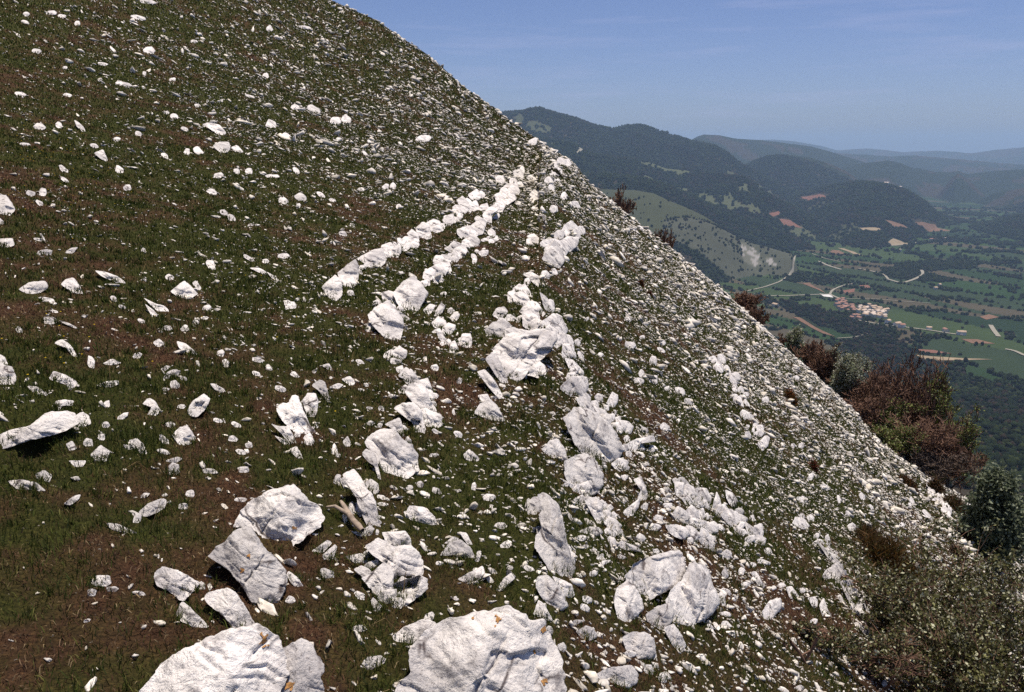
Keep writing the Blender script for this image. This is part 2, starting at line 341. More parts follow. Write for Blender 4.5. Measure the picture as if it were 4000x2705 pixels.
# id | label | short name used by its neighbours' labels | outline
BIG = """
A|largest white boulder at the lower left, with one bright orange lichen patch near its crest|the orange-patched boulder|960,1700 980,1560 1040,1480 1100,1380 1280,1270 1420,1210 1600,1150 1720,1115 1800,1140 1850,1190 1890,1290 1930,1350 1940,1430 1900,1500 1880,1572 1870,1700 1400,1760
A|knobbly white rock leaning against the right flank of the orange-patched boulder|the knobbly leaning rock|1905,1300 1990,1240 2060,1220 2110,1240 2140,1310 2190,1380 2190,1430 2165,1470 2190,1530 2195,1650 2000,1700 1880,1650 1900,1540 1940,1440
A|broad domed grey-white boulder with a dark hollow under its right end|the domed boulder|1590,450 1640,350 1720,270 1840,200 1980,170 2030,210 2070,260 2150,310 2190,390 2170,440 2080,500 2030,540 1980,575 1900,560 1790,530 1740,470 1680,450
A|tilted boulder split by a long dark crack, just in front of the domed boulder|the cracked boulder|1420,650 1500,580 1600,490 1670,450 1710,465 1770,560 1800,600 1880,680 1930,740 1940,830 1900,920 1830,1000 1790,1025 1700,940 1650,860 1560,740 1480,690
A|loose angular block with a bright flat top, lying left of the cracked boulder|the flat-topped block|1060,800 1070,760 1110,725 1200,750 1280,790 1340,830 1300,880 1240,940 1210,930 1150,880 1080,850
A|smooth squarish rock half sunk in grass behind the orange-patched boulder|the half sunk rock|1400,940 1440,900 1560,872 1610,920 1660,1000 1720,1100 1640,1150 1580,1120 1500,1030 1430,980
A|wedge-shaped white stone poking out of grass below the flat-topped block||1200,1050 1240,960 1290,1000 1360,1070 1410,1120 1330,1130 1240,1090
A|rounded pale stone alone in the dark turf far left of the cracked boulder|the lone pale stone|620,820 660,780 740,780 750,830 720,850 650,850
A|tilted slab propped up over a small black shadow, left of the domed boulder|the propped slab|945,350 1010,290 1090,260 1125,270 1110,320 1060,350 1000,375 960,370
A|flat white slab lying in grass at the left frame edge|the left edge slab|60,140 150,130 240,150 300,200 230,205 120,190
A|||245,90 300,65 350,100 330,145 280,140 250,120
A|||435,290 500,240 545,230 530,265 480,300
A|thin pale slab flat on the turf in front of the propped slab||730,425 800,430 880,465 940,495 850,490 760,465
A|||470,0 580,0 560,40 510,40
A|||2120,610 2220,540 2250,560 2180,630
A|||2190,640 2270,570 2285,590 2260,660 2210,680
B|biggest foreground boulder at the bottom centre, with a darker rough front face|the dark-faced foreground boulder|380,1590 420,1500 500,1440 480,1350 470,1290 520,1240 600,1160 700,1110 800,1080 880,1050 960,1045 1030,1040 1090,1015 1170,1010 1220,1050 1265,1095 1340,1095 1385,1140 1400,1200 1440,1290 1470,1380 1480,1460 1510,1572 1520,1750 900,1800 400,1720
B|rounded rock pressed against the upper left of the dark-faced foreground boulder||360,1190 430,1130 540,1085 600,1085 645,1130 560,1180 500,1230 440,1240 380,1220
B|bulky boulder roofing a black cave-like hollow|the cave-roof boulder|185,590 260,535 310,560 360,590 470,580 520,640 545,740 520,780 420,810 340,830 350,760 300,700 230,640
B|cube-like white block sitting on top of the cave-roof boulder||285,490 430,480 460,520 470,580 380,590 310,545
B|||35,650 130,630 180,650 170,690 100,695
B|||130,740 180,690 250,670 240,710 170,750
B|sloping buttress of grey rock left of the black hollow under the cave-roof boulder||150,800 220,760 290,700 350,760 345,850 350,930 330,980 280,940 210,870
B|lower lip of rock closing the black hollow under the cave-roof boulder|the hollow's lower lip|335,850 420,820 520,785 570,810 575,870 540,900 480,950 400,1000 350,1000
B|tall jagged spine of upright strata behind the cave-roof boulder|the jagged spine|20,110 90,75 130,120 170,190 205,230 230,290 240,370 270,480 220,490 180,440 150,370 120,310 110,260 60,180
B|||165,150 200,125 250,160 255,205 215,235 180,190
B|tall narrow pitted column of rock standing alone in turf at mid slope|the pitted column|1340,260 1390,245 1440,280 1480,340 1500,420 1520,530 1545,620 1570,730 1540,780 1500,795 1430,740 1380,660 1320,580 1330,510 1370,460 1350,400 1380,340
B|squat rock at the foot of the pitted column||1340,800 1400,780 1450,830 1500,900 1530,980 1490,1010 1430,990 1370,930 1330,860
B|||1440,790 1500,810 1560,840 1580,910 1540,935 1490,880
B|||1310,1040 1340,950 1380,980 1430,1080 1370,1075
B|arched pale stone over brown dry heath, between the cave-roof boulder and pitted column|the arched stone|680,640 740,560 810,540 870,590 900,660 870,675 800,630 740,640
B|||700,560 760,515 800,530 750,560
B|||805,490 850,490 890,570 860,570
B|||800,800 870,760 950,720 970,760 920,820 870,840
B|||1055,880 1100,800 1150,765 1175,800 1130,840 1080,890
B|flat grey slab in grass carrying one very bright stone|the carrying slab|470,310 560,320 630,380 640,445 560,420 480,400 450,360
B|brightest white loose stone, resting on the flat grey slab||425,345 500,330 540,370 520,400 450,390
B|||1740,1450 1820,1410 1900,1400 1960,1390 2000,1440 2000,1500 1940,1540 1860,1510 1780,1490
B|||1600,1160 1660,1120 1710,1140 1735,1190 1690,1220 1630,1200
J|big smooth capstone bridging a black gap between two other boulders|the bridging capstone|440,1130 500,1050 600,1010 700,980 770,975 810,1010 815,1080 800,1130 760,1190 700,1220 620,1260 540,1300 500,1240 470,1190
J|tall rounded grey boulder holding up the right end of the bridging capstone|the right support boulder|830,1110 850,1060 890,1045 950,1060 990,1110 1010,1190 1040,1260 1050,1310 1010,1380 950,1430 880,1460 800,1480 740,1440 750,1370 700,1300 740,1220 800,1170
J|cracked grey block under the left end of the bridging capstone|the left support block|350,1280 380,1210 440,1170 490,1210 520,1280 540,1350 480,1400 410,1465 370,1390
J|knobbly white rock wedged below the black gap of the bridging capstone||570,1390 640,1340 720,1320 750,1370 730,1440 680,1500 620,1470 580,1430
J|||690,1490 750,1460 800,1530 830,1600 800,1650 740,1590
J|rounded grey boulder in the turf below the left support block|the rounded grey boulder|415,1545 480,1515 560,1520 610,1560 620,1640 590,1690 500,1680 430,1620
J|tilted stone with a black shadowed underside, beyond the bridging capstone|the black-bellied stone|700,790 760,780 830,800 860,840 820,880 760,860 720,830
J|||735,720 780,655 830,690 860,730 830,760 760,750
J|||755,490 820,500 810,590 770,600
J|||820,560 880,520 900,560 850,600
J|upright flake standing in the splintered outcrop beyond the black-bellied stone|the upright flake|900,540 960,540 995,600 970,660 920,610
J|||860,640 910,590 960,660 900,670
J|||900,690 950,670 970,740 940,760
J|||1105,550 1150,570 1185,620 1170,680 1130,640 1110,600
J|||1010,680 1040,560 1060,600 1075,660 1050,720
J|||1085,740 1140,700 1200,710 1250,740 1220,780 1170,740 1110,760
J|||1230,760 1290,800 1290,860 1260,870
J|||920,880 940,800 980,830 1020,900 1000,940 950,920
J|||410,690 470,640 520,600 510,660 470,720 430,720
J|||480,480 530,460 555,520 575,590 530,630 500,600 530,550
J|||330,370 380,330 440,350 430,400 370,420
J|||150,620 220,600 270,640 260,700 290,770 240,780 200,710
J|||265,690 320,640 340,670 290,720
J|||290,740 340,690 370,720 320,770
J|||330,810 360,770 400,820 425,890 390,880
J|||105,830 180,795 240,800 270,835 220,860 160,840
J|||370,920 400,890 440,910 500,930 540,970 480,960 400,950
J|||1355,1370 1400,1300 1470,1285 1480,1340 1440,1390 1400,1440 1370,1420
J|||1515,1210 1550,1200 1600,1270 1580,1290 1540,1280
J|||1660,1280 1710,1270 1730,1330 1700,1350
J|||1740,1330 1770,1280 1790,1350 1820,1400 1760,1400
J|round bright white boulder standing out of the stony right-hand slope|the round bright boulder|1560,770 1580,730 1630,740 1670,790 1640,810 1580,800
J|||1595,710 1630,705 1645,740 1610,740
J|||1320,230 1370,180 1400,190 1390,240 1350,290
J|||1070,980 1110,945 1145,980 1120,1020
J|||1075,1110 1100,1060 1125,1130 1100,1150
J|||1275,1110 1310,1100 1370,1200 1340,1220
J|||1720,890 1800,960 1850,990 1870,1060 1800,1010
J|||1820,1080 1870,1070 1900,1140 1860,1130
J|||1870,1150 1940,1260 1980,1330 1940,1310
J|long spine of grey rock running down beside the leafy shrubs|the shrub-side spine|2040,1290 2090,1290 2110,1360 2140,1400 2160,1470 2100,1450 2060,1370
J|||1980,1450 2040,1440 2100,1530 2130,1560 2060,1540
J|forked white stone lying right of the tall rift boulder||420,240 500,200 600,180 620,220 540,220 500,270 450,300 430,270
E|rounded end boulder of the upper bed, at its lower left end|the bed-end boulder|190,580 250,520 320,490 370,550 415,610 410,680 380,745 300,720 230,650
E|lumpy mass of fused blocks in the bed right behind the bed-end boulder||360,430 420,360 480,320 540,370 580,430 540,500 500,570 450,560 400,510
E|||310,500 360,530 410,560 470,600 430,620 390,580
E|||560,540 600,500 640,510 610,560 580,570
H|block with a shadowed right side, second from the lower end of the upper row|the second row block|560,1330 620,1280 670,1240 690,1290 690,1370 640,1400 580,1390
H|lowest left block of the upper row of bedded rocks|the lowest row block|450,1430 500,1380 540,1350 580,1400 580,1480 530,1525 490,1490
H|pointed white block pitted with dark holes, in the middle of the upper row|the pointed row block|690,1235 790,1180 850,1165 870,1220 870,1260 830,1290 760,1270
H|||850,1150 890,1130 920,1190 910,1230 870,1210
H|||890,1130 920,1125 945,1190 925,1200
H|||925,1125 950,1120 970,1180 950,1190
H|||955,1095 985,1095 990,1150 970,1170
H|||1025,1065 1060,1035 1105,1095 1060,1100
H|largest block in the upper half of the upper row||1085,1030 1130,990 1170,1000 1190,1090 1150,1105 1110,1080
H|||1160,1000 1195,980 1225,1040 1200,1060
H|||1210,980 1235,970 1270,1030 1240,1040
H|topmost full block of the upper row|the topmost row block|1265,970 1300,940 1340,930 1340,990 1300,1015
H|||1320,910 1370,875 1395,920 1360,940
H|||1440,800 1500,760 1530,810 1500,845 1460,830
H|blunt block at the lower end of the second row of bedded rocks|the blunt row-end block|1420,1100 1470,1065 1520,1110 1500,1160 1460,1150
H|||1425,1050 1470,1000 1530,960 1560,990 1540,1060 1480,1080
H|||1540,930 1580,890 1640,860 1650,900 1600,940 1600,1000 1560,990
H|||1640,860 1700,830 1740,780 1765,830 1720,860 1660,890
H|||1280,1165 1350,1130 1430,1180 1390,1210 1340,1200
H|||1315,1240 1345,1200 1380,1240 1350,1265
H|smooth grey kite-shaped slab between the two rows of beds|the kite-shaped slab|1200,1265 1310,1250 1320,1300 1330,1355 1270,1320
H|||1140,1310 1160,1300 1200,1380 1180,1380
H|||1190,1350 1210,1350 1250,1410 1220,1410
I|dark-faced boulder with a black spot under it, on the upper right slope|the dark-faced boulder|210,540 240,490 300,460 340,490 355,550 320,600 270,580
I|long fractured outcrop rising behind the dark-faced boulder||290,440 380,390 450,400 440,450 380,500 350,490 320,450
I|||430,340 490,330 500,370 460,380
I|||100,390 140,370 190,440 160,440
I|||75,650 130,630 180,660 220,720 190,740 130,690
I|||50,730 90,710 120,760 140,800 100,790
I|||190,770 230,800 280,860 250,920 220,870
E|huge overhanging ledge block with two black gaps beneath, at the fold hinge|the hinge ledge|1040,810 1130,720 1230,690 1340,690 1430,700 1445,750 1400,820 1350,870 1300,900 1240,980 1200,1000 1130,1050 1080,970 1060,890
E|steep flake split from the left face of the hinge ledge||985,880 1030,835 1065,870 1105,960 1135,1050 1110,1060 1050,980
E|rounded lump bracing the hinge ledge from below||1220,985 1290,920 1340,890 1375,920 1385,970 1340,1000 1280,980
E|long leaning slab in the turf left of the hinge ledge|the leaning slab|930,965 980,950 1040,1020 1110,1150 1080,1150 1000,1060
E|triangular grey rock below the leaning slab|the triangular rock|910,1240 950,1180 1010,1150 1060,1200 1105,1290 1060,1295 980,1270
E|||930,1120 990,1110 1010,1150 960,1170
E|||1340,640 1440,570 1490,590 1530,670 1510,720 1460,700 1400,680
E|||1460,720 1520,700 1550,780 1570,850 1530,810
E|broad knob of rock crowning the hinge ledge from above|the crowning knob|1230,560 1290,530 1340,580 1350,650 1300,680 1240,650
E|fluted block at the upper end of the tall rift boulder||1490,1070 1560,1000 1640,990 1670,1050 1650,1110 1600,1150 1540,1110
E|||1520,870 1570,880 1640,950 1640,985 1560,960
E|||1600,1150 1650,1130 1700,1180 1760,1260 1740,1300 1640,1220
E|tall boulder cut by dark rifts, largest of the steep right-hand bed|the tall rift boulder|1530,1290 1600,1220 1680,1230 1750,1280 1800,1300 1850,1380 1900,1470 1890,1520 1820,1560 1750,1572 1680,1540 1600,1450 1560,1360
J|smooth pale boulder directly below the tall rift boulder, undercut at its foot|the undercut boulder|20,360 90,320 160,310 220,360 260,440 260,500 220,560 170,570 120,540 50,500 20,430
E|||1370,1490 1420,1430 1470,1420 1510,1480 1530,1550 1480,1560 1420,1530
K|top fin of the rock spine at the centre of the slope||1295,160 1360,85 1440,140 1500,230 1460,250 1380,200
K|upper right mass of the central rock spine|the upper spine mass|1360,310 1400,240 1500,230 1545,290 1570,370 1620,450 1630,510 1560,530 1490,460 1430,400
K|middle mass of the central rock spine, with a dark slot in its front|the slotted spine mass|1260,460 1330,420 1430,410 1490,480 1510,560 1525,650 1500,700 1450,680 1420,580 1340,520 1300,490
K|||1170,600 1300,540 1330,630 1340,740 1290,660
K|big pale boulder ending the central spine, with a crack down its right side|the spine-end boulder|1010,770 1060,710 1140,660 1260,650 1320,750 1400,790 1440,870 1455,990 1390,1040 1310,1095 1230,1060 1130,970 1080,870
K|||970,880 1000,830 1080,870 1100,960 1140,1130 1100,1080 1080,980 1020,940
K|grey shield-shaped boulder with a bright right edge, at mid slope|the shield-shaped boulder|200,470 240,425 300,415 330,345 380,360 420,470 460,560 495,630 470,680 410,705 340,650 250,560
K|egg-shaped upright stone touching the shield-shaped boulder||425,390 470,325 540,330 560,400 545,490 510,550 460,490
K|hooded grey stone next beyond the egg-shaped upright stone|the hooded stone|510,250 580,200 620,215 650,310 670,400 640,380 570,290
K|||150,600 210,620 290,620 330,690 360,770 310,780 240,690
K|||170,700 250,730 310,775 250,780
K|||310,820 370,800 415,880 390,915 330,860
K|||780,190 850,160 900,220 860,250
K|||665,260 740,225 790,240 740,280
K|||505,120 550,85 560,100 530,140
K|||600,65 660,45 700,115 650,100
K|||790,750 830,705 855,760 850,800 800,790
K|smooth pinkish-white stone lying loose right of the spine-end boulder|the pinkish stone|1885,870 1930,825 2000,880 2020,920 1960,940 1900,910
K|||700,1120 730,1050 770,1060 745,1150
D|long overhanging slab above a deep black shadow at the left edge|the overhanging slab|-30,1410 80,1355 200,1330 300,1250 420,1235 490,1260 510,1310 430,1360 330,1390 200,1420 80,1462 -30,1478
D|white block touching the right end of the overhanging slab||490,1270 560,1235 600,1260 610,1310 540,1340 500,1320
D|||620,1520 680,1460 740,1500 720,1560 650,1572
D|||450,1450 490,1430 520,1480 470,1495
D|hook-shaped white stone in brown turf beyond the overhanging slab||360,1190 380,1160 440,1150 500,1160 490,1190 420,1190 400,1230 370,1230
D|grey-backed rock cut by the left frame edge above the overhanging slab|the cut-off rock|-30,900 40,920 80,930 105,1000 90,1045 20,1040 -30,1030
D|||-20,840 30,860 50,910 20,930 -20,930
D|brightest clean white slab on the left slope, shaped like a trowel|the trowel-shaped slab|340,1010 370,960 440,980 510,1020 520,1065 430,1040
D|||190,1060 250,1060 320,1110 300,1125 220,1095
D|||655,1050 720,1025 800,1020 800,1045 720,1070
D|||375,770 420,740 480,780 530,870 500,860 450,800
D|layered slab with ragged right end in green turf near the left edge|the ragged slab|130,400 200,355 300,345 320,390 270,420 200,430
D|upright triangular grey stone next to the ragged slab||420,370 450,335 500,325 540,380 560,435 500,420
D|long bumpy white stone lying uphill in dark green turf|the bumpy stone|650,275 720,285 790,310 845,350 830,375 760,340 690,310
D|cluster-like fan of three fused blocks alone in the left turf|the fan-shaped rock|1160,415 1200,385 1250,345 1290,380 1335,430 1300,450 1270,475 1200,440
D|||1305,360 1330,340 1365,390 1350,410
D|bottle-shaped white stone pointing uphill in the left turf|the bottle-shaped stone|980,460 1060,500 1110,510 1145,545 1100,565 1050,530
D|||985,500 1040,540 1075,580 1030,580
D|||1695,255 1760,255 1820,290 1790,300
D|||1810,280 1860,310 1900,345 1850,330
D|||295,590 360,590 400,620 340,640 310,640
D|||400,610 470,630 550,675 470,650
D|||-20,60 80,55 95,100 40,115 -20,110
D|||440,150 480,120 530,115 490,160
D|||970,1180 1010,1140 1050,1160 1085,1220 1050,1255 1000,1250 1030,1200
D|layered rock with three ledges and a dark shadow at its foot|the three-ledge rock|1275,1220 1310,1160 1380,1115 1420,1150 1390,1210 1340,1260 1290,1250
D|layered rock cut by two dark gaps, nearest below the three-ledge rock||1175,1390 1220,1340 1270,1330 1325,1410 1280,1450 1230,1465
D|||880,1430 930,1415 970,1450 995,1515 950,1510 900,1465
D|||1205,755 1260,770 1310,810 1350,860 1280,830 1220,800
D|||1040,760 1080,735 1115,770 1070,795
D|||700,905 760,870 820,900 760,915
G|broad grey-white rock with a rounded left shoulder, on the upper left slope|the shouldered rock|1380,845 1430,835 1490,850 1530,900 1500,925 1450,890
G|square craggy block just below the shouldered rock|the craggy block|1450,990 1490,965 1550,965 1560,1010 1520,1045 1480,1020
G|||1570,1000 1610,985 1650,1030 1600,1035
G|||1310,1010 1340,990 1385,1040 1350,1050 1320,1035
G|tooth-shaped white stone on the upper left green turf|the tooth-shaped stone|640,1040 700,1015 735,1100 690,1080
G|pile-like pitted rock cut by the left frame edge at mid height|the pitted edge rock|-20,1330 40,1330 70,1370 100,1420 60,1460 -20,1440
G|||-10,1470 30,1510 20,1522 -10,1522
"""
# region: cx,cy,w,h,angle
SMALL = """
A:1290,222,65,60,20;1422,72,110,38,5;1650,60,90,50,0;1635,265,90,35,0;985,235,80,40,-20;1245,310,70,50,0;625,895,60,80,60;765,872,100,40,0;945,900,110,35,10;1365,850,60,60,50;2000,815,60,150,-40;1970,945,70,60,0;2220,770,120,70,15;1180,60,90,90,20;930,390,60,80,20;590,1085,60,25,-20
B:1000,250,85,60,0;645,205,75,45,30;465,185,50,40,0;535,160,50,50,0;900,175,35,65,0;1080,440,90,45,0;1115,570,85,55,-20;1270,290,40,70,15;1145,725,45,35,20;1270,730,80,40,25;1665,945,80,50,30;1655,1000,80,45,30;235,985,80,120,-20;125,915,80,60,35;780,935,40,35,0;1410,1150,70,70,30;1500,1270,60,80,-25;2090,1420,70,90,-20;2180,1480,70,90,-20;1960,1310,90,50,0;930,650,40,110,15;280,295,80,30,5;270,245,70,35,10;665,695,60,35,0;215,1370,200,90,-20;120,1140,100,60,0;1010,810,60,40,45;600,1060,70,80,40
K:1240,345,92,50,10;950,285,70,30,10;1135,457,60,55,0;1000,240,55,36,25;1030,450,70,26,0;1125,607,50,60,50;1035,590,82,52,-10;1620,85,75,68,-20;1615,340,78,66,0;1632,665,100,40,30;1830,690,95,60,40;1635,1200,95,52,25;2105,1265,112,68,0;1390,1180,64,44,-10;1485,1135,50,66,20;1975,1165,42,80,0;2208,850,80,80,40;745,880,62,42,10;222,277,105,58,20;350,148,115,50,22;120,95,75,42,15;1610,880,100,42,-5;1842,205,52,72,20;940,30,90,40,25;545,615,45,40,0;2220,1515,120,66,0;1790,490,30,80,-15;1150,1322,105,36,5;1145,1262,90,36,20;2165,150,60,60,0;920,535,70,24,25
D:620,900,60,100,-10;1120,935,75,35,-25;1165,978,150,58,-22;1482,1075,130,42,30;1750,880,92,36,10;1970,512,86,66,0;1497,835,52,62,0;1532,905,46,68,-20;1580,1415,76,56,10;1690,1458,62,48,0;835,1262,95,36,-32;1135,665,78,40,0;1252,665,62,58,30;1332,625,42,36,0;1390,595,62,28,0;130,675,60,48,40;320,470,115,32,15;1150,320,66,44,20;1430,232,86,62,35;1920,175,82,42,0;1637,1505,82,42,28;1737,972,72,32,20;1110,1500,92,36,18;1108,1420,95,46,45;1155,1320,75,52,-20;1180,1560,110,42,-12;1690,190,112,32,32;1800,208,62,32,0;972,134,36,30,0;270,62,110,26,10;300,150,120,50,-8;1125,1080,55,30,0;1185,1050,60,70,-30;930,850,75,40,-25;725,1180,50,70,30;1600,1320,80,40,30;830,520,60,30,20;775,465,60,36,35;1400,525,66,34,-15;960,615,70,30,20;480,1050,60,40,30;370,550,60,28,25;1245,1005,60,30,20;715,1320,60,50,0;1480,1290,70,34,20;600,1440,70,70,20;690,1400,60,60,30;870,1470,80,30,20;1230,1195,70,36,0
G:640,990,72,36,15;808,1150,74,50,48;265,860,92,52,10;545,860,135,32,45;792,945,62,34,0;245,345,70,36,5;940,910,60,36,22;210,1312,72,42,22;290,1305,62,58,0;430,1147,84,36,42;440,1222,74,30,28;865,1275,64,52,0;1480,1192,72,46,-10;1608,1162,54,42,35;1690,1160,54,52,30;1015,342,92,52,5;137,640,95,32,12;460,645,66,26,10;178,96,54,30,0;420,110,60,28,0;525,160,52,42,30;172,150,62,26,15;348,88,84,34,0;940,120,115,32,10;2045,1340,92,62,25;1920,1365,72,52,30;1520,1445,74,38,30;1572,1478,64,46,40;1715,1525,105,22,-3;1828,1195,76,26,0;1172,540,54,32,-10;1337,715,44,32,0;1802,515,48,42,10;1182,790,66,44,20;1252,877,56,38,20;1132,766,46,26,0;1840,842,95,62,20;2130,740,105,52,25;2000,730,56,36,10;1435,1302,76,42,15;2012,1160,60,32,52;1005,14,115,30,5;2065,185,110,24,8;1315,282,54,26,0;1268,1030,42,54,30;170,980,100,24,5;1120,1058,60,36,40;400,850,50,46,45;440,460,40,24,0;270,1380,60,40,40;360,1395,40,30,0;840,570,120,30,15;980,500,30,40,0;700,435,80,30,5;1830,195,50,50,0;1700,655,80,24,20
H:300,820,82,64,30;190,842,62,48,30;288,875,32,44,0;440,800,70,30,40;122,675,84,30,5;275,640,70,32,55;590,1065,64,40,15;520,840,54,32,20;650,1010,50,32,30;965,880,50,34,0;185,1215,86,38,0;1135,420,112,52,-5;612,290,86,62,32;540,300,74,54,0;210,395,80,28,18;268,205,64,36,10;395,215,98,34,25;740,520,64,22,45;712,766,64,26,10;640,1470,54,44,0;820,1530,56,46,-10;1275,1475,54,36,0;230,1545,95,54,30;1432,1468,74,20,22;880,745,54,50,42;930,742,54,44,42;2005,470,96,42,-22;1880,430,86,52,-32;2100,555,105,62,10;1660,700,72,60,40;1740,745,62,44,0;2090,810,54,62,0;1990,705,62,52,30;2030,650,62,62,0;1790,670,44,52,0;1940,960,72,54,-30;2020,900,62,62,40;1900,1100,44,100,-35;985,1330,50,28,0;1600,1060,60,70,-30;1480,1225,40,60,-30;780,450,70,24,40;2200,1040,70,70,-30;1850,1120,50,60,0
I:350,115,46,56,0;430,172,84,54,20;280,210,54,62,30;200,260,64,52,0;868,325,84,52,30;785,955,54,46,0;800,1135,92,84,0;885,1072,44,32,0;960,1235,54,74,0;880,1320,42,64,0;860,1372,84,54,0;960,1360,64,72,20;1145,1440,84,54,40;1050,1420,44,42,0;505,950,48,26,-30;600,1190,44,36,20;445,1110,40,72,-15;470,1205,34,92,-22;1410,1225,66,42,30;1460,1290,40,90,-38;1500,1370,36,92,-32;1590,1460,44,42,0;1930,1350,48,42,0;1020,1110,54,52,0;1012,1160,64,32,30;1200,1510,72,52,0;1550,1510,44,92,-35;1720,1500,52,62,0;230,650,50,70,-35;290,630,40,60,-30;1420,770,40,50,0
J:80,755,68,42,10;125,872,78,46,0;205,955,62,26,0;150,930,52,32,0;255,1000,62,46,-30;295,1035,72,30,-30;395,1000,72,32,15;205,1115,72,46,-15;390,1145,40,26,0;165,1290,84,56,25;150,1345,74,50,28;645,740,74,52,10;630,800,82,60,0;525,870,72,62,20;630,960,50,42,0;700,612,92,40,12;710,655,72,52,0;555,660,54,52,-30;690,120,74,58,32;550,140,62,46,20;600,270,54,42,0;1335,130,64,62,0;1230,30,62,62,0;1290,1055,52,42,35;1235,1185,62,42,0;1110,1235,84,42,28;1080,1290,50,120,-18;1110,1460,92,50,10;1480,1195,64,44,0;1620,1230,50,36,-20;1700,1440,62,42,-20;1390,960,64,50,40;1360,1035,104,40,18;1560,245,32,42,0;1615,245,42,42,0;1780,530,84,32,32;1960,800,62,72,-20;1640,610,74,38,42;1680,740,46,64,-30;1105,1390,84,40,15;1210,1100,50,62,20;1872,612,28,72,-15;420,400,60,60,-30;415,460,60,44,-20;270,1045,60,30,-40;1020,820,44,60,0;1280,740,40,60,0;100,1440,80,36,0;1000,1480,40,60,-30
L:1480,1150,90,110,-25;1390,1020,50,160,-36;1760,1110,100,70,25;1520,1250,40,130,-15;1350,1320,46,170,-40;1190,1180,50,130,-22;1170,1220,40,60,0;70,1170,120,50,40;690,1130,60,100,-35;460,1170,40,110,-15;310,1040,120,44,32;170,940,50,110,25;780,1240,80,40,45;1090,1420,60,60,30;600,1460,60,70,0;550,1310,60,80,-30
M:1040,430,70,60,40;1070,570,100,60,20;1130,690,120,46,15;420,370,70,130,-30;340,190,110,60,35;260,60,60,80,-25;480,640,50,130,-30;750,660,100,60,35;800,790,90,120,-25;830,920,110,70,10;700,910,90,120,-35;850,1040,90,50,40;1160,1210,80,90,-20;60,1530,90,80,-20;680,1070,70,110,-15;210,670,80,110,0
"""

# broken blocks filling the ribs of bedded rock: photo polyline | spread | block size (px)
RIBS = """
328,292 350,276 385,256 405,245 420,234 455,216 475,201 484,191|2.5|9
452,262 465,241 473,228 491,214 500,205 516,193|3|9
375,332 390,318 402,300 420,285 432,274 447,258|4|11
394,352 402,368 413,384 424,400 432,416 424,432|3.5|11
402,416 396,430 410,450 396,462|5|11
520,284 527,306 541,318 556,328 566,346 574,366 582,384 592,408 606,430 604,446|4.5|12
583,488 594,505 606,520 614,534 622,546|4|10
716,357 728,374 738,394 748,418 757,436|2.5|7
815,538 832,556 842,574 852,594 860,612|3.5|9
672,480 690,492 702,508 706,526 716,542|6|11
722,510 738,516 752,526 758,544|5|10
695,532 708,550|4|10
272,398 284,412 298,426 312,440|3|8
926,478 934,492 944,506 950,516|2.5|7
544,252 556,242 570,234 580,228|4|10
495,330 508,318 524,318 540,322|4|12
352,478 362,498 372,520 378,536|4|11
368,556 378,572 390,588 398,604|6|12
545,505 552,530 560,556 566,574|5|11
606,404 616,424 626,440 640,452|5|9
570,476 576,490 590,476 604,466|4|8
862,600 872,616 882,632|4|9
450,310 440,326 452,340 470,344|6|8
470,250 486,244 500,238|6|7
530,205 545,190 556,176 566,160|5|8
498,196 512,182 524,170|4|7
"""

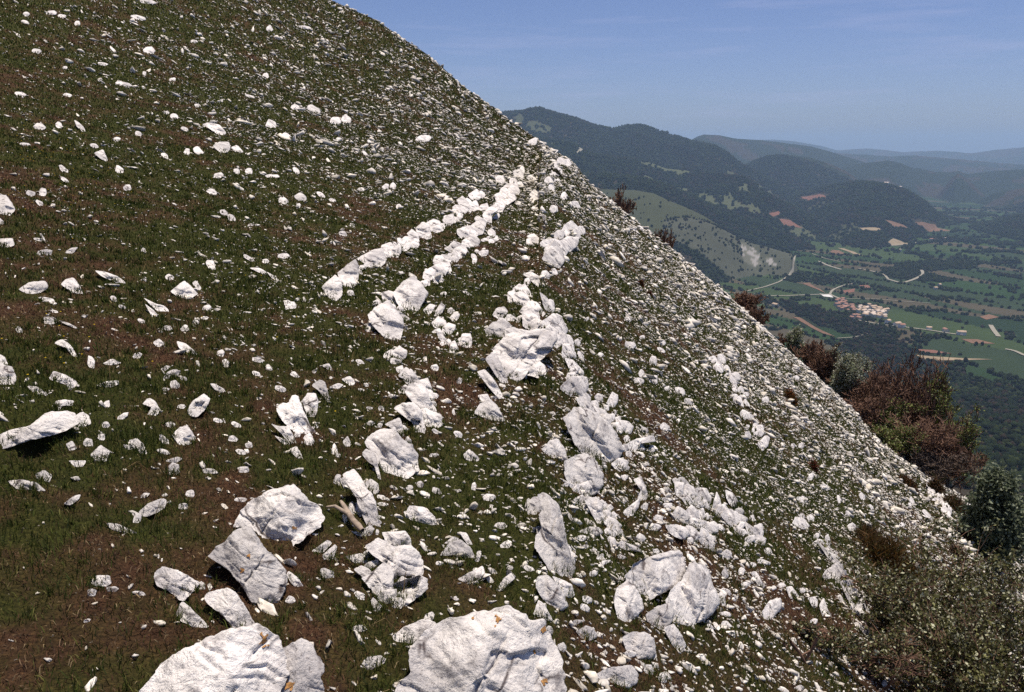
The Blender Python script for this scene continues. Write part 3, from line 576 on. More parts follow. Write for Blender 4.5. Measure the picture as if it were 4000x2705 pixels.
def parse_rocks():
    out = []
    for line in BIG.strip().splitlines():
        reg, label, short, pts = line.split('|')
        x0, y0, s = REG[reg]
        P = np.array([[float(a) for a in p.split(',')] for p in pts.split()]) * s + (x0, y0)
        out.append(dict(P=P, label=label, short=short, big=True))
    for line in SMALL.strip().splitlines():
        reg, body = line.split(':')
        x0, y0, s = REG[reg]
        for k in body.split(';'):
            cx, cy, w, h, a = map(float, k.split(','))
            rg = np.random.default_rng(int(cx * 7 + cy * 13 + w))
            n = rg.integers(5, 8)
            th = (np.arange(n) + rg.uniform(-.3, .3, n)) / n * TAU
            rad = rg.uniform(.82, 1.12, n)
            q = np.stack([np.cos(th) * rad * w / 2, np.sin(th) * rad * h / 2], -1)
            q = np.sign(q) * np.abs(q) ** .92 * np.array([(w / 2) ** .08, (h / 2) ** .08])
            ca, sa = math.cos(math.radians(a)), math.sin(math.radians(a))
            q = np.stack([q[:, 0] * ca - q[:, 1] * sa, q[:, 0] * sa + q[:, 1] * ca], -1)
            out.append(dict(P=(q + (cx, cy)) * s + (x0, y0), label='', short='', big=False, wh=(w * s, h * s)))
    for line in RIBS.strip().splitlines():
        body, wd, sz = line.split('|')
        a = np.array([[float(k) for k in p.split(',')] for p in body.split()])
        sl = np.concatenate([[0], np.cumsum(np.hypot(*np.diff(a, axis=0).T))])
        rg = np.random.default_rng(int(sl[-1] * 10))
        wd, sz = float(wd), float(sz)
        for q in np.arange(0, sl[-1], sz * .42):
            if rg.random() < .12: continue
            k = min(len(a) - 2, max(0, int(np.searchsorted(sl, q)) - 1))
            dv = (a[k + 1] - a[k]) / np.hypot(*(a[k + 1] - a[k]))
            p = np.array([np.interp(q, sl, a[:, 0]), np.interp(q, sl, a[:, 1])]) + np.array([-dv[1], dv[0]]) * rg.normal(0, wd * 1.25)
            w, h = sz * np.array([rg.uniform(.55, 1.0), rg.uniform(.35, .75)]) * rg.choice([.7, 1, 1.5], p=[.35, .4, .25])
            ang = math.atan2(dv[1], dv[0]) + rg.choice([0, math.pi / 2]) + rg.normal(0, .3)
            th = np.radians([35, 75, 140, 215, 265, 325]) + rg.uniform(-.22, .22, 6)
            u = np.stack([np.cos(th) * w * .80, np.sin(th) * h * .82], -1) * rg.uniform(.82, 1.15, (6, 1))
            u = np.stack([u[:, 0] * math.cos(ang) - u[:, 1] * math.sin(ang), u[:, 0] * math.sin(ang) + u[:, 1] * math.cos(ang)], -1)
            out.append(dict(P=u + p, label='', short='', big=False))
    for r in out:
        P = r['P']
        x, y = P[:, 0], P[:, 1]
        r['area'] = .5 * abs(np.dot(x, np.roll(y, -1)) - np.dot(y, np.roll(x, -1)))
        r['c'] = np.array([(x.min() + x.max()) / 2, (y.min() + y.max()) / 2]) * .5 + P.mean(0) * .5
        r['bb'] = (x.min(), y.min(), x.max(), y.max())
    return out

DENTS = {  # short name: list of (zoom region, x, y, radius, depth factor) hollows in a rock's face
    'the dark-faced foreground boulder': [('B', 1160, 1480, 210, .16)],
    'the slotted spine mass': [('K', 1450, 600, 45, .8)],
    'the three-ledge rock': [('D', 1350, 1195, 30, .8)],
    'the cave-roof boulder': [('B', 420, 830, 60, .6)],
    "the hollow's lower lip": [('B', 425, 868, 88, 2.4)],
    'the hinge ledge': [('E', 1270, 780, 60, .4), ('E', 1370, 860, 60, .6)],
    'the bridging capstone': [('J', 620, 1160, 170, .35)],
}

def resample(P, n):
    Q = np.vstack([P, P[:1]])
    d = np.hypot(*np.diff(Q, axis=0).T)
    s = np.concatenate([[0], np.cumsum(d)])
    t = np.arange(n) / n * s[-1]
    return np.stack([np.interp(t, s, Q[:, 0]), np.interp(t, s, Q[:, 1])], -1)

def rock_mesh(rk, seed):
    """a solid whose seen side fills the outline; returns verts (world), faces, base point"""
    rg = np.random.default_rng(seed)
    size_px = math.sqrt(rk['area'])
    n = int(np.clip(size_px * 3.2, 14, 200))
    m = int(np.clip(size_px * .5, 4, 34))
    O = resample(rk['P'], n)
    c = O.mean(0)
    # soften the traced corners, add a ragged edge
    f_ = .25 if rk['big'] else .12
    O = (1 - 2 * f_) * O + f_ * (np.roll(O, 1, 0) + np.roll(O, -1, 0))
    e = O - c
    th = np.arctan2(e[:, 1], e[:, 0])
    circ = np.stack([np.cos(th), np.sin(th), np.full(n, seed * .37)], -1)
    O = c + e * ((1.12 if size_px < 45 else 1.05) if rk['big'] else 1.06) * (1 + .03 * vnoise(circ * 4, seed) + .035 * vnoise(circ * 12, seed + 1))[:, None]
    # depth: inverse forward depth is linear over the picture for a plane; lean between the ground's plane and upright
    bb = rk['bb']
    dx = max(4.0, (bb[2] - bb[0]) * .35)
    gp = np.array([[c[0], c[1]], [c[0] + dx, c[1]], [c[0] - dx, c[1]], [c[0], c[1] + dx], [c[0], c[1] - dx], [c[0], bb[3] - .5]])
    gp[:, 1] = np.minimum(gp[:, 1], 760)
    for _ in range(6):          # rocks on the skyline: find their footing a little lower
        w = 1 / hit(gp[:, 0], gp[:, 1])
        if not np.isnan(w[[0, 1, 2, 4]]).any(): break
        gp[:, 1] += 3; O[:, 1] += 2.2; c[1] += 2.2
    if np.isnan(w).all(): return None
    w = np.where(np.isnan(w), np.nanmin(w), w)
    gx = (w[1] - w[2]) / (2 * dx)
    gy = (w[3] - w[4]) / (2 * dx)
    bx, by = .8 * gx, .45 * gy
    edge = O[::max(1, n // (14 if rk['big'] else 8))]
    we = 1 / hit(edge[:, 0], np.minimum(edge[:, 1], 800))
    we = np.where(np.isnan(we), w.min(), we)
    al = np.quantile(we - bx * (edge[:, 0] - c[0]) - by * (edge[:, 1] - c[1]), .87 if rk['big'] else .82)
    def depth(Q):
        return 1 / np.maximum(al + bx * (Q[:, 0] - c[0]) + by * (Q[:, 1] - c[1]), .004)
    t0 = 1 / al
    size = size_px / F_PX * t0
    T = size * (.50 if rk['big'] else .46) * rk.get('thick', 1)
    p, q = 2.6, 2.2
    rho = np.sin(np.linspace(0, 1, m + 1) * math.pi / 2)[1:]
    rings, shift = [], []
    for k in range(m):              # front, centre -> rim
        rings.append(c + (O - c) * rho[k]); shift.append(-T * (1 - rho[k] ** p) ** (1 / q))
    mb = max(3, m // 3)
    rb = np.sin(np.linspace(1, 0, mb + 1) * math.pi / 2)[1:-1]
    for k in rb:                    # back, rim -> centre
        rings.append(c + (O - c) * k); shift.append(1.5 * T * (1 - k ** p) ** (1 / q))
    Q = np.concatenate(rings + [c[None], c[None]])
    sh = np.concatenate([np.full(n, s) for s in shift] + [[-T], [1.5 * T]])
    d = ray(Q[:, 0], Q[:, 1])
    ln = np.linalg.norm(d, axis=1)
    V = d * (depth(Q) + sh / ln)[:, None]
    nr = len(rings)
    F = grid_faces(nr, n, wrap=True)[:, ::-1]
    a0 = np.arange(n); a1 = np.roll(a0, -1)
    cap1 = np.stack([a1, a0, np.full(n, nr * n)], -1)
    l0 = (nr - 1) * n
    cap2 = np.stack([l0 + a0, l0 + a1, np.full(n, nr * n + 1)], -1)
    # facets: shave by planes that face the viewer or the sky
    cen = (d[-1] * depth(c[None])[0])
    view = -d[-1] / ln[-1]
    L = (V - cen)
    up = np.array([0, 0, 1.0]); right = np.array([1.0, 0, 0])
    dirs = d / ln[:, None]
    used = np.zeros(len(sh))
    sgn = rg.choice([-1, 1])
    planes = [(up * 1.0 + view * rg.uniform(.30, .55) + right * rg.uniform(-.4, .4), rg.uniform(.52, .70)),
              (view + up * rg.uniform(-.22, .12) + right * sgn * rg.uniform(.15, .5), rg.uniform(.35, .60)),
              (view * .75 + right * -sgn * rg.uniform(.6, 1.0) + up * rg.uniform(-.1, .3), rg.uniform(.60, .80))]
    for k in range(7 if rk['big'] else 3):
        planes.append((view * rg.uniform(.5, 1) + up * rg.uniform(-.22, .95) + right * rg.uniform(-.8, .8), rg.uniform(.72, .93)))
    if 'foreground' in rk['short']:
        planes = [(up + view * .22 - right * .12, .60), (view - up * .20 + right * .16, .42), (right + view * .5 + up * .3, .80), (view - right * .9 + up * .15, .78)] + planes[5:]
    for nn, qn in planes:
        nn = nn / np.linalg.norm(nn)
        fr = sh < T * .3
        s = L @ nn
        dd = np.quantile(s[fr], qn)
        push = np.clip(s - dd, 0, None) / max(.4, float(nn @ view))
        push = np.minimum(push, np.clip(-.92 * (sh + used), 0, None)); used = used + push * fr
        L = L + dirs * (push * fr)[:, None]
    # hollows: faces that lean out at the top
    for reg, zx, zy, rad, f in DENTS.get(rk['short'], []):
        x0, y0, s = REG[reg]
        cx, cy = x0 + zx * s, y0 + zy * s
        ux, uy = (Q[:, 0] - cx) / (rad * s), (Q[:, 1] - cy) / (rad * s)
        dist = np.maximum(np.abs(ux + .18 * uy), np.abs(uy)) + .16 * vnoise(np.stack([Q[:, 0] * .09, Q[:, 1] * .09, Q[:, 0] * 0], -1), 5)
        wgt = sstep(1.0, .88, dist) * (sh < 0) * np.clip(.62 - .55 * uy, .05, 1.2)
        L = L + dirs * (wgt * T * f * (.85 + .25 * vnoise(np.stack([Q[:, 0] * .12, Q[:, 1] * .2, Q[:, 0] * 0], -1), 6)))[:, None]
    # weathering relief
    sc = 1 / size
    W = (L + cen)
    N0 = L / (np.linalg.norm(L, axis=1, keepdims=True) + 1e-9)
    rid = 1 - 2 * np.abs(fbm(W * sc * 2.2, 4, seed + 3))
    disp = .030 * fbm(W * sc * 1.5, 3, seed) + .035 * (rid - .6) + .030 * fbm(W * sc * 7, 3, seed + 8) + .022 * np.abs(fbm(W * sc * 15, 3, seed + 9))
    # bedding grooves along the dip of the strata
    bed = (W @ np.array([.46, .18, .87])) * sc * (5 if rk['big'] else 3)
    disp = disp - .05 * np.clip(np.abs(vnoise(np.stack([bed, bed * 0 + 2.2, bed * 0 + seed], -1), seed)) * -3 + .55, 0, 1)
    if size_px > 9:            # bedding ledges and open joints
        jn = np.array([.46, .18, .87]); jn /= np.linalg.norm(jn)
        j2 = np.cross(jn, [.35, .9, .1]); j2 /= np.linalg.norm(j2)
        j3 = np.cross(jn, j2)
        wv = .10 * fbm(W * sc * 1.8, 3, seed + 21)
        q1 = (L @ jn) * sc + wv
        kk = rg.uniform(2.2, 4.2)
        fr1 = (q1 * kk + 50.3) % 1.0
        disp = disp + .034 * (fr1 - .5) * sstep(0, .08, fr1)
        for jj, num in ((jn, 2), (j2, 2), (j3, 1)):
            q = (L @ jj) * sc + .8 * wv + .02 * vnoise(W * sc * 9, seed + 31)
            for _ in range(num if rk['big'] else 1):
                off = rg.uniform(-.38, .38)
                run = sstep(-.1, .25, vnoise(W * sc * 1.6 + off * 31, seed + 37))
                disp = disp - .075 * np.exp(-((q - off) / max(.014, .7 / size_px)) ** 2) * run
    disp = disp * min(1.0, 55 / size_px) ** .6
    rimfade = np.concatenate([np.full(n, 1 - .5 * (abs(s) < 1e-9)) for s in shift] + [[1, 1]])
    L = L + (N0 * .25 + view * .75) * (disp * size * rimfade)[:, None]
    W = L + cen
    rk['Q'], rk['front'], rk['view'] = Q, sh < 0, view
    return W, [F, cap1, cap2], size, t0, cen

ORD = ['nearest', 'second', 'third', 'fourth', 'fifth', 'sixth', 'seventh', 'eighth', 'ninth', 'tenth', 'eleventh', 'twelfth',
       'thirteenth', 'fourteenth', 'fifteenth', 'sixteenth', 'seventeenth', 'eighteenth', 'nineteenth', 'twentieth']

def label_rocks(rocks):
    marks = [r for r in rocks if r['short']]
    mc = np.array([r['c'] for r in marks])
    buckets = {}
    for r in rocks:
        if r['label']: continue
        d = np.hypot(*(mc - r['c']).T)
        k = int(np.argmin(d))
        v = r['c'] - mc[k]
        ax, ay = v
        if abs(ax) > 1.5 * abs(ay): w = 'to the right of' if ax > 0 else 'to the left of'
        elif abs(ay) > 1.5 * abs(ax): w = 'below' if ay > 0 else 'above'
        else: w = ('lower ' if ay > 0 else 'upper ') + ('right of' if ax > 0 else 'left of')
        buckets.setdefault((k, w), []).append((d[k], id(r), r))
    for (k, w), lst in buckets.items():
        lst.sort()
        for i, (_, _, r) in enumerate(lst):
            x0, y0, x1, y1 = r['bb']
            P = r['P'] - r['P'].mean(0)
            sv = np.linalg.svd(P, compute_uv=False)
            asp = sv[0] / max(sv[1], .1)
            s = r['size']
            sz = 'tiny' if s < .05 else 'small' if s < .10 else 'medium' if s < .2 else 'large'
            shp = 'sliver-like' if asp > 2.6 else 'elongated' if asp > 1.75 else 'oblong' if asp > 1.3 else 'blocky'
            o = '' if len(lst) == 1 else ORD[min(i, 19)] + ' '
            w2 = ('at the ' + w.replace(' of', '') + ' of') if w[:5] in ('lower', 'upper') else w
            r['label'] = f"{sz} {shp} white stone, {o}{w2} {marks[k]['short']}"

LICHEN = {
    'the orange-patched boulder': [('A', 1795, 1205, 46)],
    'the knobbly leaning rock': [('A', 1950, 1520, 40)],
    'the dark-faced foreground boulder': [('B', 1060, 1085, 34), ('B', 1365, 1145, 24), ('B', 1385, 1500, 34), ('B', 1310, 1310, 24), ('B', 880, 1060, 22)],
    'the cracked boulder': [('A', 1690, 640, 20), ('A', 1640, 740, 16)],
    'the domed boulder': [('A', 1990, 460, 22)],
}
ROCK_SPOTS = []
def build_rocks():
    rocks = parse_rocks(); new_pits = []
    rocks.sort(key=lambda r: -r['area'])
    for reg, zx, zy, rad, dep in (('D', 240, 1475, 130, .7), ('D', 70, 1490, 100, .6), ('A', 2060, 560, 75, 1.3), ('J', 780, 880, 60, 1.2), ('J', 640, 1300, 85, 1.6),
                                  ('E', 1280, 1010, 60, 1.3), ('E', 1370, 850, 40, 1.3), ('J', 305, 400, 50, 1.3), ('J', 205, 582, 40, 1.3), ('I', 312, 612, 40, 1.3),
                                  ('A', 1030, 400, 60, 1.2), ('D', 1350, 1255, 50, 1.2), ('A', 460, 310, 50, 1.2), ('B', 430, 1050, 60, 1.2), ('A', 1240, 945, 55, 1.1)):
        x0, y0, s = REG[reg]
        p, t = ground_at(x0 + zx * s, y0 + zy * s)
        R = rad * s / F_PX * t * 1.15
        new_pits.append((p[0], p[1], R, R * dep))
    mat_lichen = mat_plain('lichen_orange', (.36, .19, .07), .5, 90)
    M = [mat_limestone('limestone_pale', 1.0, False), mat_limestone('limestone_bright', 1.16, False), mat_limestone('limestone_grey', .84, False)]
    keep = []
    for r in rocks[:298]:
        seed = int(r['c'][0] * 31 + r['c'][1] * 17)
        if 'roof' in r['short'] or 'overhanging' in r['short'] or 'bridging' in r['short'] or 'hinge' in r['short']: r['thick'] = .9
        V, F, size, t0, cen = rock_mesh(r, seed)
        r['size'] = size
        r['cen'] = cen
        keep.append(r)
        lo = V[:, 2].min()
        base = np.array([V[:, 0].mean(), V[:, 1].mean(), lo])
        nm = 'boulder' if size > .22 else 'rock' if size > .1 else 'stone'
        mt = M[1] if 'bright' in r['label'] or 'white loose' in r['label'] else M[(seed % 5 == 0) * 2]
        o = mesh_np(nm, V - base, F, mt)
        bm = bmesh.new(); bm.from_mesh(o.data); bmesh.ops.recalc_face_normals(bm, faces=bm.faces[:]); bm.to_mesh(o.data); bm.free()
        o.location = base
        r['ob'] = o
        for reg, zx, zy, rad in LICHEN.get(r['short'], []):       # crusts of orange lichen
            x0, y0, s = REG[reg]
            Q = r['Q']
            dd = np.hypot(Q[:, 0] - x0 - zx * s, (Q[:, 1] - y0 - zy * s) * .8) / (rad * s) + .75 * vnoise(np.column_stack([Q * .40, Q[:, 0] * 0]), int(zx)) + .05
            inside = (dd < 1) & r['front']
            f = F[0][inside[F[0]].all(1)]
            if len(f) < 2: continue
            used, inv = np.unique(f, return_inverse=True)
            lo_ = mesh_np('lichen_patch', (V - base + r['view'] * .003)[used], inv.reshape(-1, 4), mat_lichen, o)
            lo_['label'] = 'orange lichen patch'
    PITS.extend(new_pits)
    V, F4, F3, n = [], [], [], 0
    for r in rocks[298:]:
        got = rock_mesh(r, int(r['c'][0] * 31 + r['c'][1] * 17))
        if got is None: print('no ground under', r['c']); continue
        v, f = got[:2]
        V.append(v); F4.append(f[0][:, ::-1] + n); F3.append(np.concatenate([f[1], f[2]])[:, ::-1] + n); n += len(v)
    print('rocks', len(rocks))
    o = mesh_np('smaller_rocks', np.concatenate(V), [np.concatenate(F4), np.concatenate(F3)], M[0])
    tag(o, 'the many smaller white rocks among the larger ones', 'rocks', kind='stuff')
    label_rocks(keep)
    for r in keep:
        o = r['ob']
        tag(o, r['label'], 'boulder' if o.name.startswith('boulder') else 'rock' if o.name.startswith('rock') else 'stone', 'limestone rocks on the grassy slope')
    ROCK_SPOTS.extend((r['cen'], r['size']) for r in keep)
    return keep
# ------------------------------------------------------------------ small stones (uncountable) and turf
def ico(sub):
    import bmesh
    bm = bmesh.new()
    bmesh.ops.create_icosphere(bm, subdivisions=sub, radius=1)
    bm.verts.ensure_lookup_table()
    v = np.array([x.co[:] for x in bm.verts]); f = np.array([[x.index for x in fc.verts] for fc in bm.faces])
    bm.free()
    return v, f

def stone_templates(sub, n, seed):
    v, f = ico(sub)
    rg = np.random.default_rng(seed)
    out = []
    for k in range(n):
        w = v * rg.uniform(.85, 1.15, (len(v), 1))
        for j in range(9):
            nn = rg.normal(size=3); nn /= np.linalg.norm(nn)
            s = w @ nn
            w = w - nn * np.clip(s - rg.uniform(.18, .66), 0, None)[:, None]
        w = w + (.035 if sub > 1 else .07) * rg.normal(size=w.shape)
        out.append(w * 1.2)
    return np.array(out), f

def frames(x, y, ang, tilt, roll):
    """rotation matrices whose long axis lies in the slope at angle ang from straight downhill"""
    n = hill_normal(x, y)
    down = np.stack([n[:, 0], n[:, 1], -(n[:, 0] ** 2 + n[:, 1] ** 2) / n[:, 2]], -1)
    down /= np.linalg.norm(down, axis=1, keepdims=True)
    side = np.cross(n, down)
    ca, sa = np.cos(ang)[:, None], np.sin(ang)[:, None]
    a = down * ca + side * sa
    b = np.cross(n, a)
    ct, st = np.cos(tilt)[:, None], np.sin(tilt)[:, None]
    a, n2 = a * ct + n * st, n * ct - a * st
    cr, sr = np.cos(roll)[:, None], np.sin(roll)[:, None]
    b, n3 = b * cr + n2 * sr, n2 * cr - b * sr
    return np.stack([a, b, n3], -1)      # columns

def scatter(n_try, r0, r1, dens_fn, phi0=-41, phi1=47):
    """random ground points with local density dens_fn(r, phi, x, y) per square metre"""
    # proposal: uniform in ln r and phi
    lr = RNG.uniform(math.log(r0), math.log(r1), n_try)
    ph = np.radians(RNG.uniform(phi0, phi1, n_try))
    r = np.exp(lr)
    x, y = r * np.sin(ph), r * np.cos(ph)
    prop = n_try / (math.log(r1 / r0) * math.radians(phi1 - phi0)) / r ** 2     # points per m2
    p = dens_fn(r, ph, x, y) / prop
    k = RNG.random(n_try) < p
    for a, b, R, d in PITS: k &= np.hypot(x - a, y - b) > R * .8
    return r[k], ph[k], x[k], y[k]

def stone_density(r, ph, x, y):
    deg = np.degrees(ph)
    D = 13 + 12 * sstep(-24, -8, deg) + 22 * sstep(-10, 3, deg) + 50 * sstep(1, 13, deg)
    D = D + 58 * sstep(9, 22, r) * sstep(-36, -16, deg) + 46 * sstep(7, 20, r) * sstep(-12, 4, deg) + 30 * sstep(-3, 8, deg) * sstep(11, 7, r)
    D = D + 60 * sstep(28, 50, r) * sstep(2, -8, deg)
    pat = fbm2(x * .55, y * .55, 3, 61) + .6 * fbm2(x * 2.2, y * 2.2, 2, 66)
    D = D * np.clip(.95 + 1.2 * pat, .4, 2.0)
    return D

def build_stones():
    sets = []
    for (r0, r1, sub, ntry, px) in ((1.3, 7.5, 2, 75000, 1.2), (7.5, 120, 1, 980000, 1.25)):
        smin = lambda r: np.maximum(.012, px * r / F_PX)
        def dens(r, ph, x, y):
            return stone_density(r, ph, x, y) * (smin(r) / .030) ** -2.3
        r, ph, x, y = scatter(ntry, r0, r1, dens)
        n = len(r)
        s = smin(r) * (1 - RNG.random(n)) ** (-1 / 2.35)
        s = np.minimum(s, np.where(r > 14, np.maximum(.24, (.008 * r)), np.where(r > 7.5, .13, .055)))
        sets.append((r, ph, x, y, s, sub))
        print('stones', n)
    V, F, Cc = [], [], []
    off = 0
    for r, ph, x, y, s, sub in sets:
        T, f = stone_templates(sub if sub == 2 else 1, 24, 5)
        n = len(r)
        deg = np.degrees(ph)
        ang = np.radians(RNG.normal(0, 30, n) + np.where(deg < -4, -26, -4))
        R = frames(x, y, ang, np.radians(RNG.normal(6, 20, n)), np.radians(RNG.normal(0, 30, n)))
        rt = sstep(-8, 2, deg)
        asp = np.stack([RNG.uniform(1.1, 2.2, n) - .4 * rt, RNG.uniform(.5, 1.0, n), RNG.uniform(.36, .78, n) + .06 * rt], -1) * .5 * s[:, None]
        t = T[RNG.integers(0, len(T), n)] * asp[:, None, :]
        W = np.einsum('nij,nkj->nki', R, t)
        z = hill_z(x, y)
        W += np.stack([x, y, z + asp[:, 2] * .45], -1)[:, None, :]
        nv = T.shape[1]
        V.append(W.reshape(-1, 3))
        F.append((f[None] + (np.arange(n) * nv)[:, None, None]).reshape(-1, 3) + off)
        off += n * nv
        tone = RNG.uniform(.46, .86, n)
        warm = RNG.random(n) < .30
        c = np.stack([tone, tone * np.where(warm, .92, .94), tone * np.where(warm, .80, .87)], -1)
        Cc.append(np.repeat(c, nv, 0))
    m = mat_tint('scree_limestone', .92, .1, noise=45)
    o = mesh_np('scattered_stones', np.concatenate(V), np.concatenate(F), m, col=np.concatenate(Cc))
    tag(o, 'small white limestone stones strewn thickly over the turf', 'stones', kind='stuff')

def blades(x, y, z, h, w, lean, heading, col, bend=.3):
    """curved grass blades: 5 points, 3 triangles each"""
    n = len(x)
    dx, dy = np.cos(heading), np.sin(heading)
    px_, py_ = -dy, dx
    # width axis faces a random heading
    wa = RNG.uniform(0, TAU, n)
    wx, wy = np.cos(wa) * w / 2, np.sin(wa) * w / 2
    l1, l2 = lean * .45, lean
    o0 = np.stack([x, y, z], -1)
    mid = o0 + np.stack([dx * l1 * h, dy * l1 * h, h * .55 * np.sqrt(np.clip(1 - l1 ** 2, .05, 1))], -1)
    tip = o0 + np.stack([dx * l2 * h, dy * l2 * h, h * np.sqrt(np.clip(1 - l2 ** 2, .04, 1)) * (1 - bend * l2)], -1)
    wv = np.stack([wx, wy, wx * 0], -1)
    P = np.stack([o0 - wv, o0 + wv, mid - wv * .8, mid + wv * .8, tip], 1)
    f = np.array([[0, 1, 3], [0, 3, 2], [2, 3, 4]])
    F = (f[None] + (np.arange(n) * 5)[:, None, None]).reshape(-1, 3)
    return P.reshape(-1, 3), F, np.repeat(col, 5, 0)

def build_grass():
    def dens(r, ph, x, y):
        return np.minimum(7500, 7500 * (4.2 / r) ** 1.75)
    r, ph, x, y = scatter(2000000, 1.2, 95, dens)
    n = len(r)
    print('blades', n)
    br = brownness(x, y)
    tuft = fbm2(x * 4.5, y * 4.5, 3, 91)
    dry = RNG.random(n) < np.clip(br * 1.15 - .12, .05, .95)
    px = r / F_PX
    h = np.where(dry, RNG.uniform(.012, .034, n), RNG.uniform(.015, .040, n) * (1 + 1.5 * np.clip(tuft, -.3, 1)))
    h = np.maximum(h, px * 1.7)
    w = np.maximum(np.where(dry, .0030, .0026), px * .75)
    lean = np.where(dry, RNG.uniform(.5, .98, n), RNG.uniform(.1, .75, n))
    head = RNG.uniform(0, TAU, n)
    pal_g = np.array([[.040, .058, .011], [.062, .078, .015], [.092, .098, .022], [.028, .042, .013], [.15, .14, .045]])
    pal_d = np.array([[.090, .044, .026], [.056, .030, .020], [.150, .098, .058], [.028, .017, .012], [.28, .21, .12]])
    gi = RNG.choice(5, n, p=[.34, .28, .16, .16, .06]); di = RNG.choice(5, n, p=[.32, .22, .19, .16, .11])
    col = np.where(dry[:, None], pal_d[di], pal_g[gi]) * RNG.uniform(.75, 1.25, (n, 1))
    col = col * (1 + .45 * fbm2(x * 14, y * 14, 2, 95))[:, None]
    z = hill_z(x, y) - .003
    V, F, cc = blades(x, y, z, h, w, lean, head, col)
    # taller green tufts
    r, ph, x, y = scatter(24000, 1.4, 12, lambda r, ph, x, y: 75 * (3 / np.maximum(r, 3)) * (brownness(x, y) < .62), -36, 20)
    # and tufts grown round the feet of the rocks
    rc = np.array([c for c, z in ROCK_SPOTS for _ in range(4) if np.hypot(c[0], c[1]) < 9]); rs = np.array([z for c, z in ROCK_SPOTS for _ in range(4) if np.hypot(c[0], c[1]) < 9])
    ta = RNG.uniform(0, TAU, len(rc))
    x = np.concatenate([x, rc[:, 0] + np.cos(ta) * rs * RNG.uniform(.35, .75, len(rc))]); y = np.concatenate([y, rc[:, 1] + np.sin(ta) * rs * RNG.uniform(.35, .9, len(rc))])
    r = np.hypot(x, y)
    k = np.repeat(np.arange(len(r)), RNG.integers(14, 38, len(r)))
    n = len(k)
    th, q = RNG.uniform(0, TAU, n), RNG.normal(0, .016, n)
    x2, y2 = x[k] + np.cos(th) * q, y[k] + np.sin(th) * q
    col = pal_g[RNG.choice(5, n, p=[.3, .3, .18, .1, .12])] * RNG.uniform(.8, 1.3, (n, 1))
    V2, F2, c2 = blades(x2, y2, hill_z(x2, y2) - .004, RNG.uniform(.018, .055, n), np.maximum(.0024, .7 * r[k] / F_PX), RNG.uniform(.05, .85, n), th, col)
    F2 = F2 + len(V)
    V, F, cc = np.concatenate([V, V2]), np.concatenate([F, F2]), np.concatenate([cc, c2])
    m = mat_tint('grass_blades', .75, .15, trans=.25)
    o = mesh_np('grass', V, F, m, col=cc)
    tag(o, 'short green and brown dry turf between the stones', 'grass', kind='stuff')
    # long bleached stalks near the viewer
    r, ph, x, y = scatter(9000, 1.5, 8, lambda r, ph, x, y: 3.5 * (3 / r) + 0 * x, -36, 4)
    n = len(r)
    h = RNG.uniform(.09, .26, n)
    col = np.array([.24, .17, .085]) * RNG.uniform(.6, 1.2, (n, 1))
    V, F, cc = blades(x, y, hill_z(x, y) - .004, h, np.full(n, .0028), RNG.uniform(.25, .97, n), RNG.uniform(0, TAU, n), col, .1)
    o = mesh_np('dry_stalks', V, F, m, col=cc)
    tag(o, 'long bleached dead grass stalks', 'dry grass', kind='stuff')
    # tiny yellow flowers on the left turf
    fx, fy = [], []
    for (cx, cy, sx, sy, k) in ((40, 150, 34, 22, 40), (60, 190, 40, 20, 40), (150, 175, 60, 30, 22), (60, 330, 60, 30, 16), (300, 300, 60, 50, 20)):
        p = np.stack([RNG.normal(cx, sx, k), RNG.normal(cy, sy, k)], -1)
        t = hit(p[:, 0], p[:, 1]); d = ray(p[:, 0], p[:, 1]) * t[:, None]
        ok = ~np.isnan(t)
        fx.append(d[ok, 0]); fy.append(d[ok, 1])
    x, y = np.concatenate(fx), np.concatenate(fy)
    v, f = ico(1)
    n = len(x)
    s = np.maximum(.006, np.hypot(x, y) * .55 / F_PX)
    W = v[None] * (s[:, None, None] * np.array([1, 1, .45])) + np.stack([x, y, hill_z(x, y) + .028], -1)[:, None, :]
    Fq = (f[None] + (np.arange(n) * len(v))[:, None, None]).reshape(-1, 3)
    o = mesh_np('yellow_flowers', W.reshape(-1, 3), Fq, mat_plain('petal_yellow', (.55, .38, .02), .2))
    tag(o, 'tiny yellow flowers dotted in the dark turf', 'flowers', kind='stuff')

# ------------------------------------------------------------------ woody plants
class Wood:
    def __init__(self): self.V, self.F, self.n, self.plan = [], [], 0, []
    def later(self, pts, rad, sides): self.plan.append((np.asarray(pts, float), rad, sides))
    def points(self): return np.concatenate([p for p, _, _ in self.plan])
    def make(self, sc):
        for p, r, k in self.plan: self.tube(p * sc, r, k)
    def tube(self, pts, rad, sides=4):
        pts = np.asarray(pts, float); k = len(pts)
        d = np.gradient(pts, axis=0); d /= np.linalg.norm(d, axis=1, keepdims=True) + 1e-9
        ref = np.array([.3, .5, .8]); a = np.cross(d, ref); a /= np.linalg.norm(a, axis=1, keepdims=True) + 1e-9
        b = np.cross(d, a)
        th = np.arange(sides) / sides * TAU
        ring = pts[:, None] + np.asarray(rad)[:, None, None] * (np.cos(th)[None, :, None] * a[:, None] + np.sin(th)[None, :, None] * b[:, None])
        self.V.append(ring.reshape(-1, 3)); self.F.append(grid_faces(k, sides, True) + self.n)
        self.n += k * sides
    def build(self, name, mat, parent):
        return mesh_np(name, np.concatenate(self.V), np.concatenate(self.F), mat, parent)

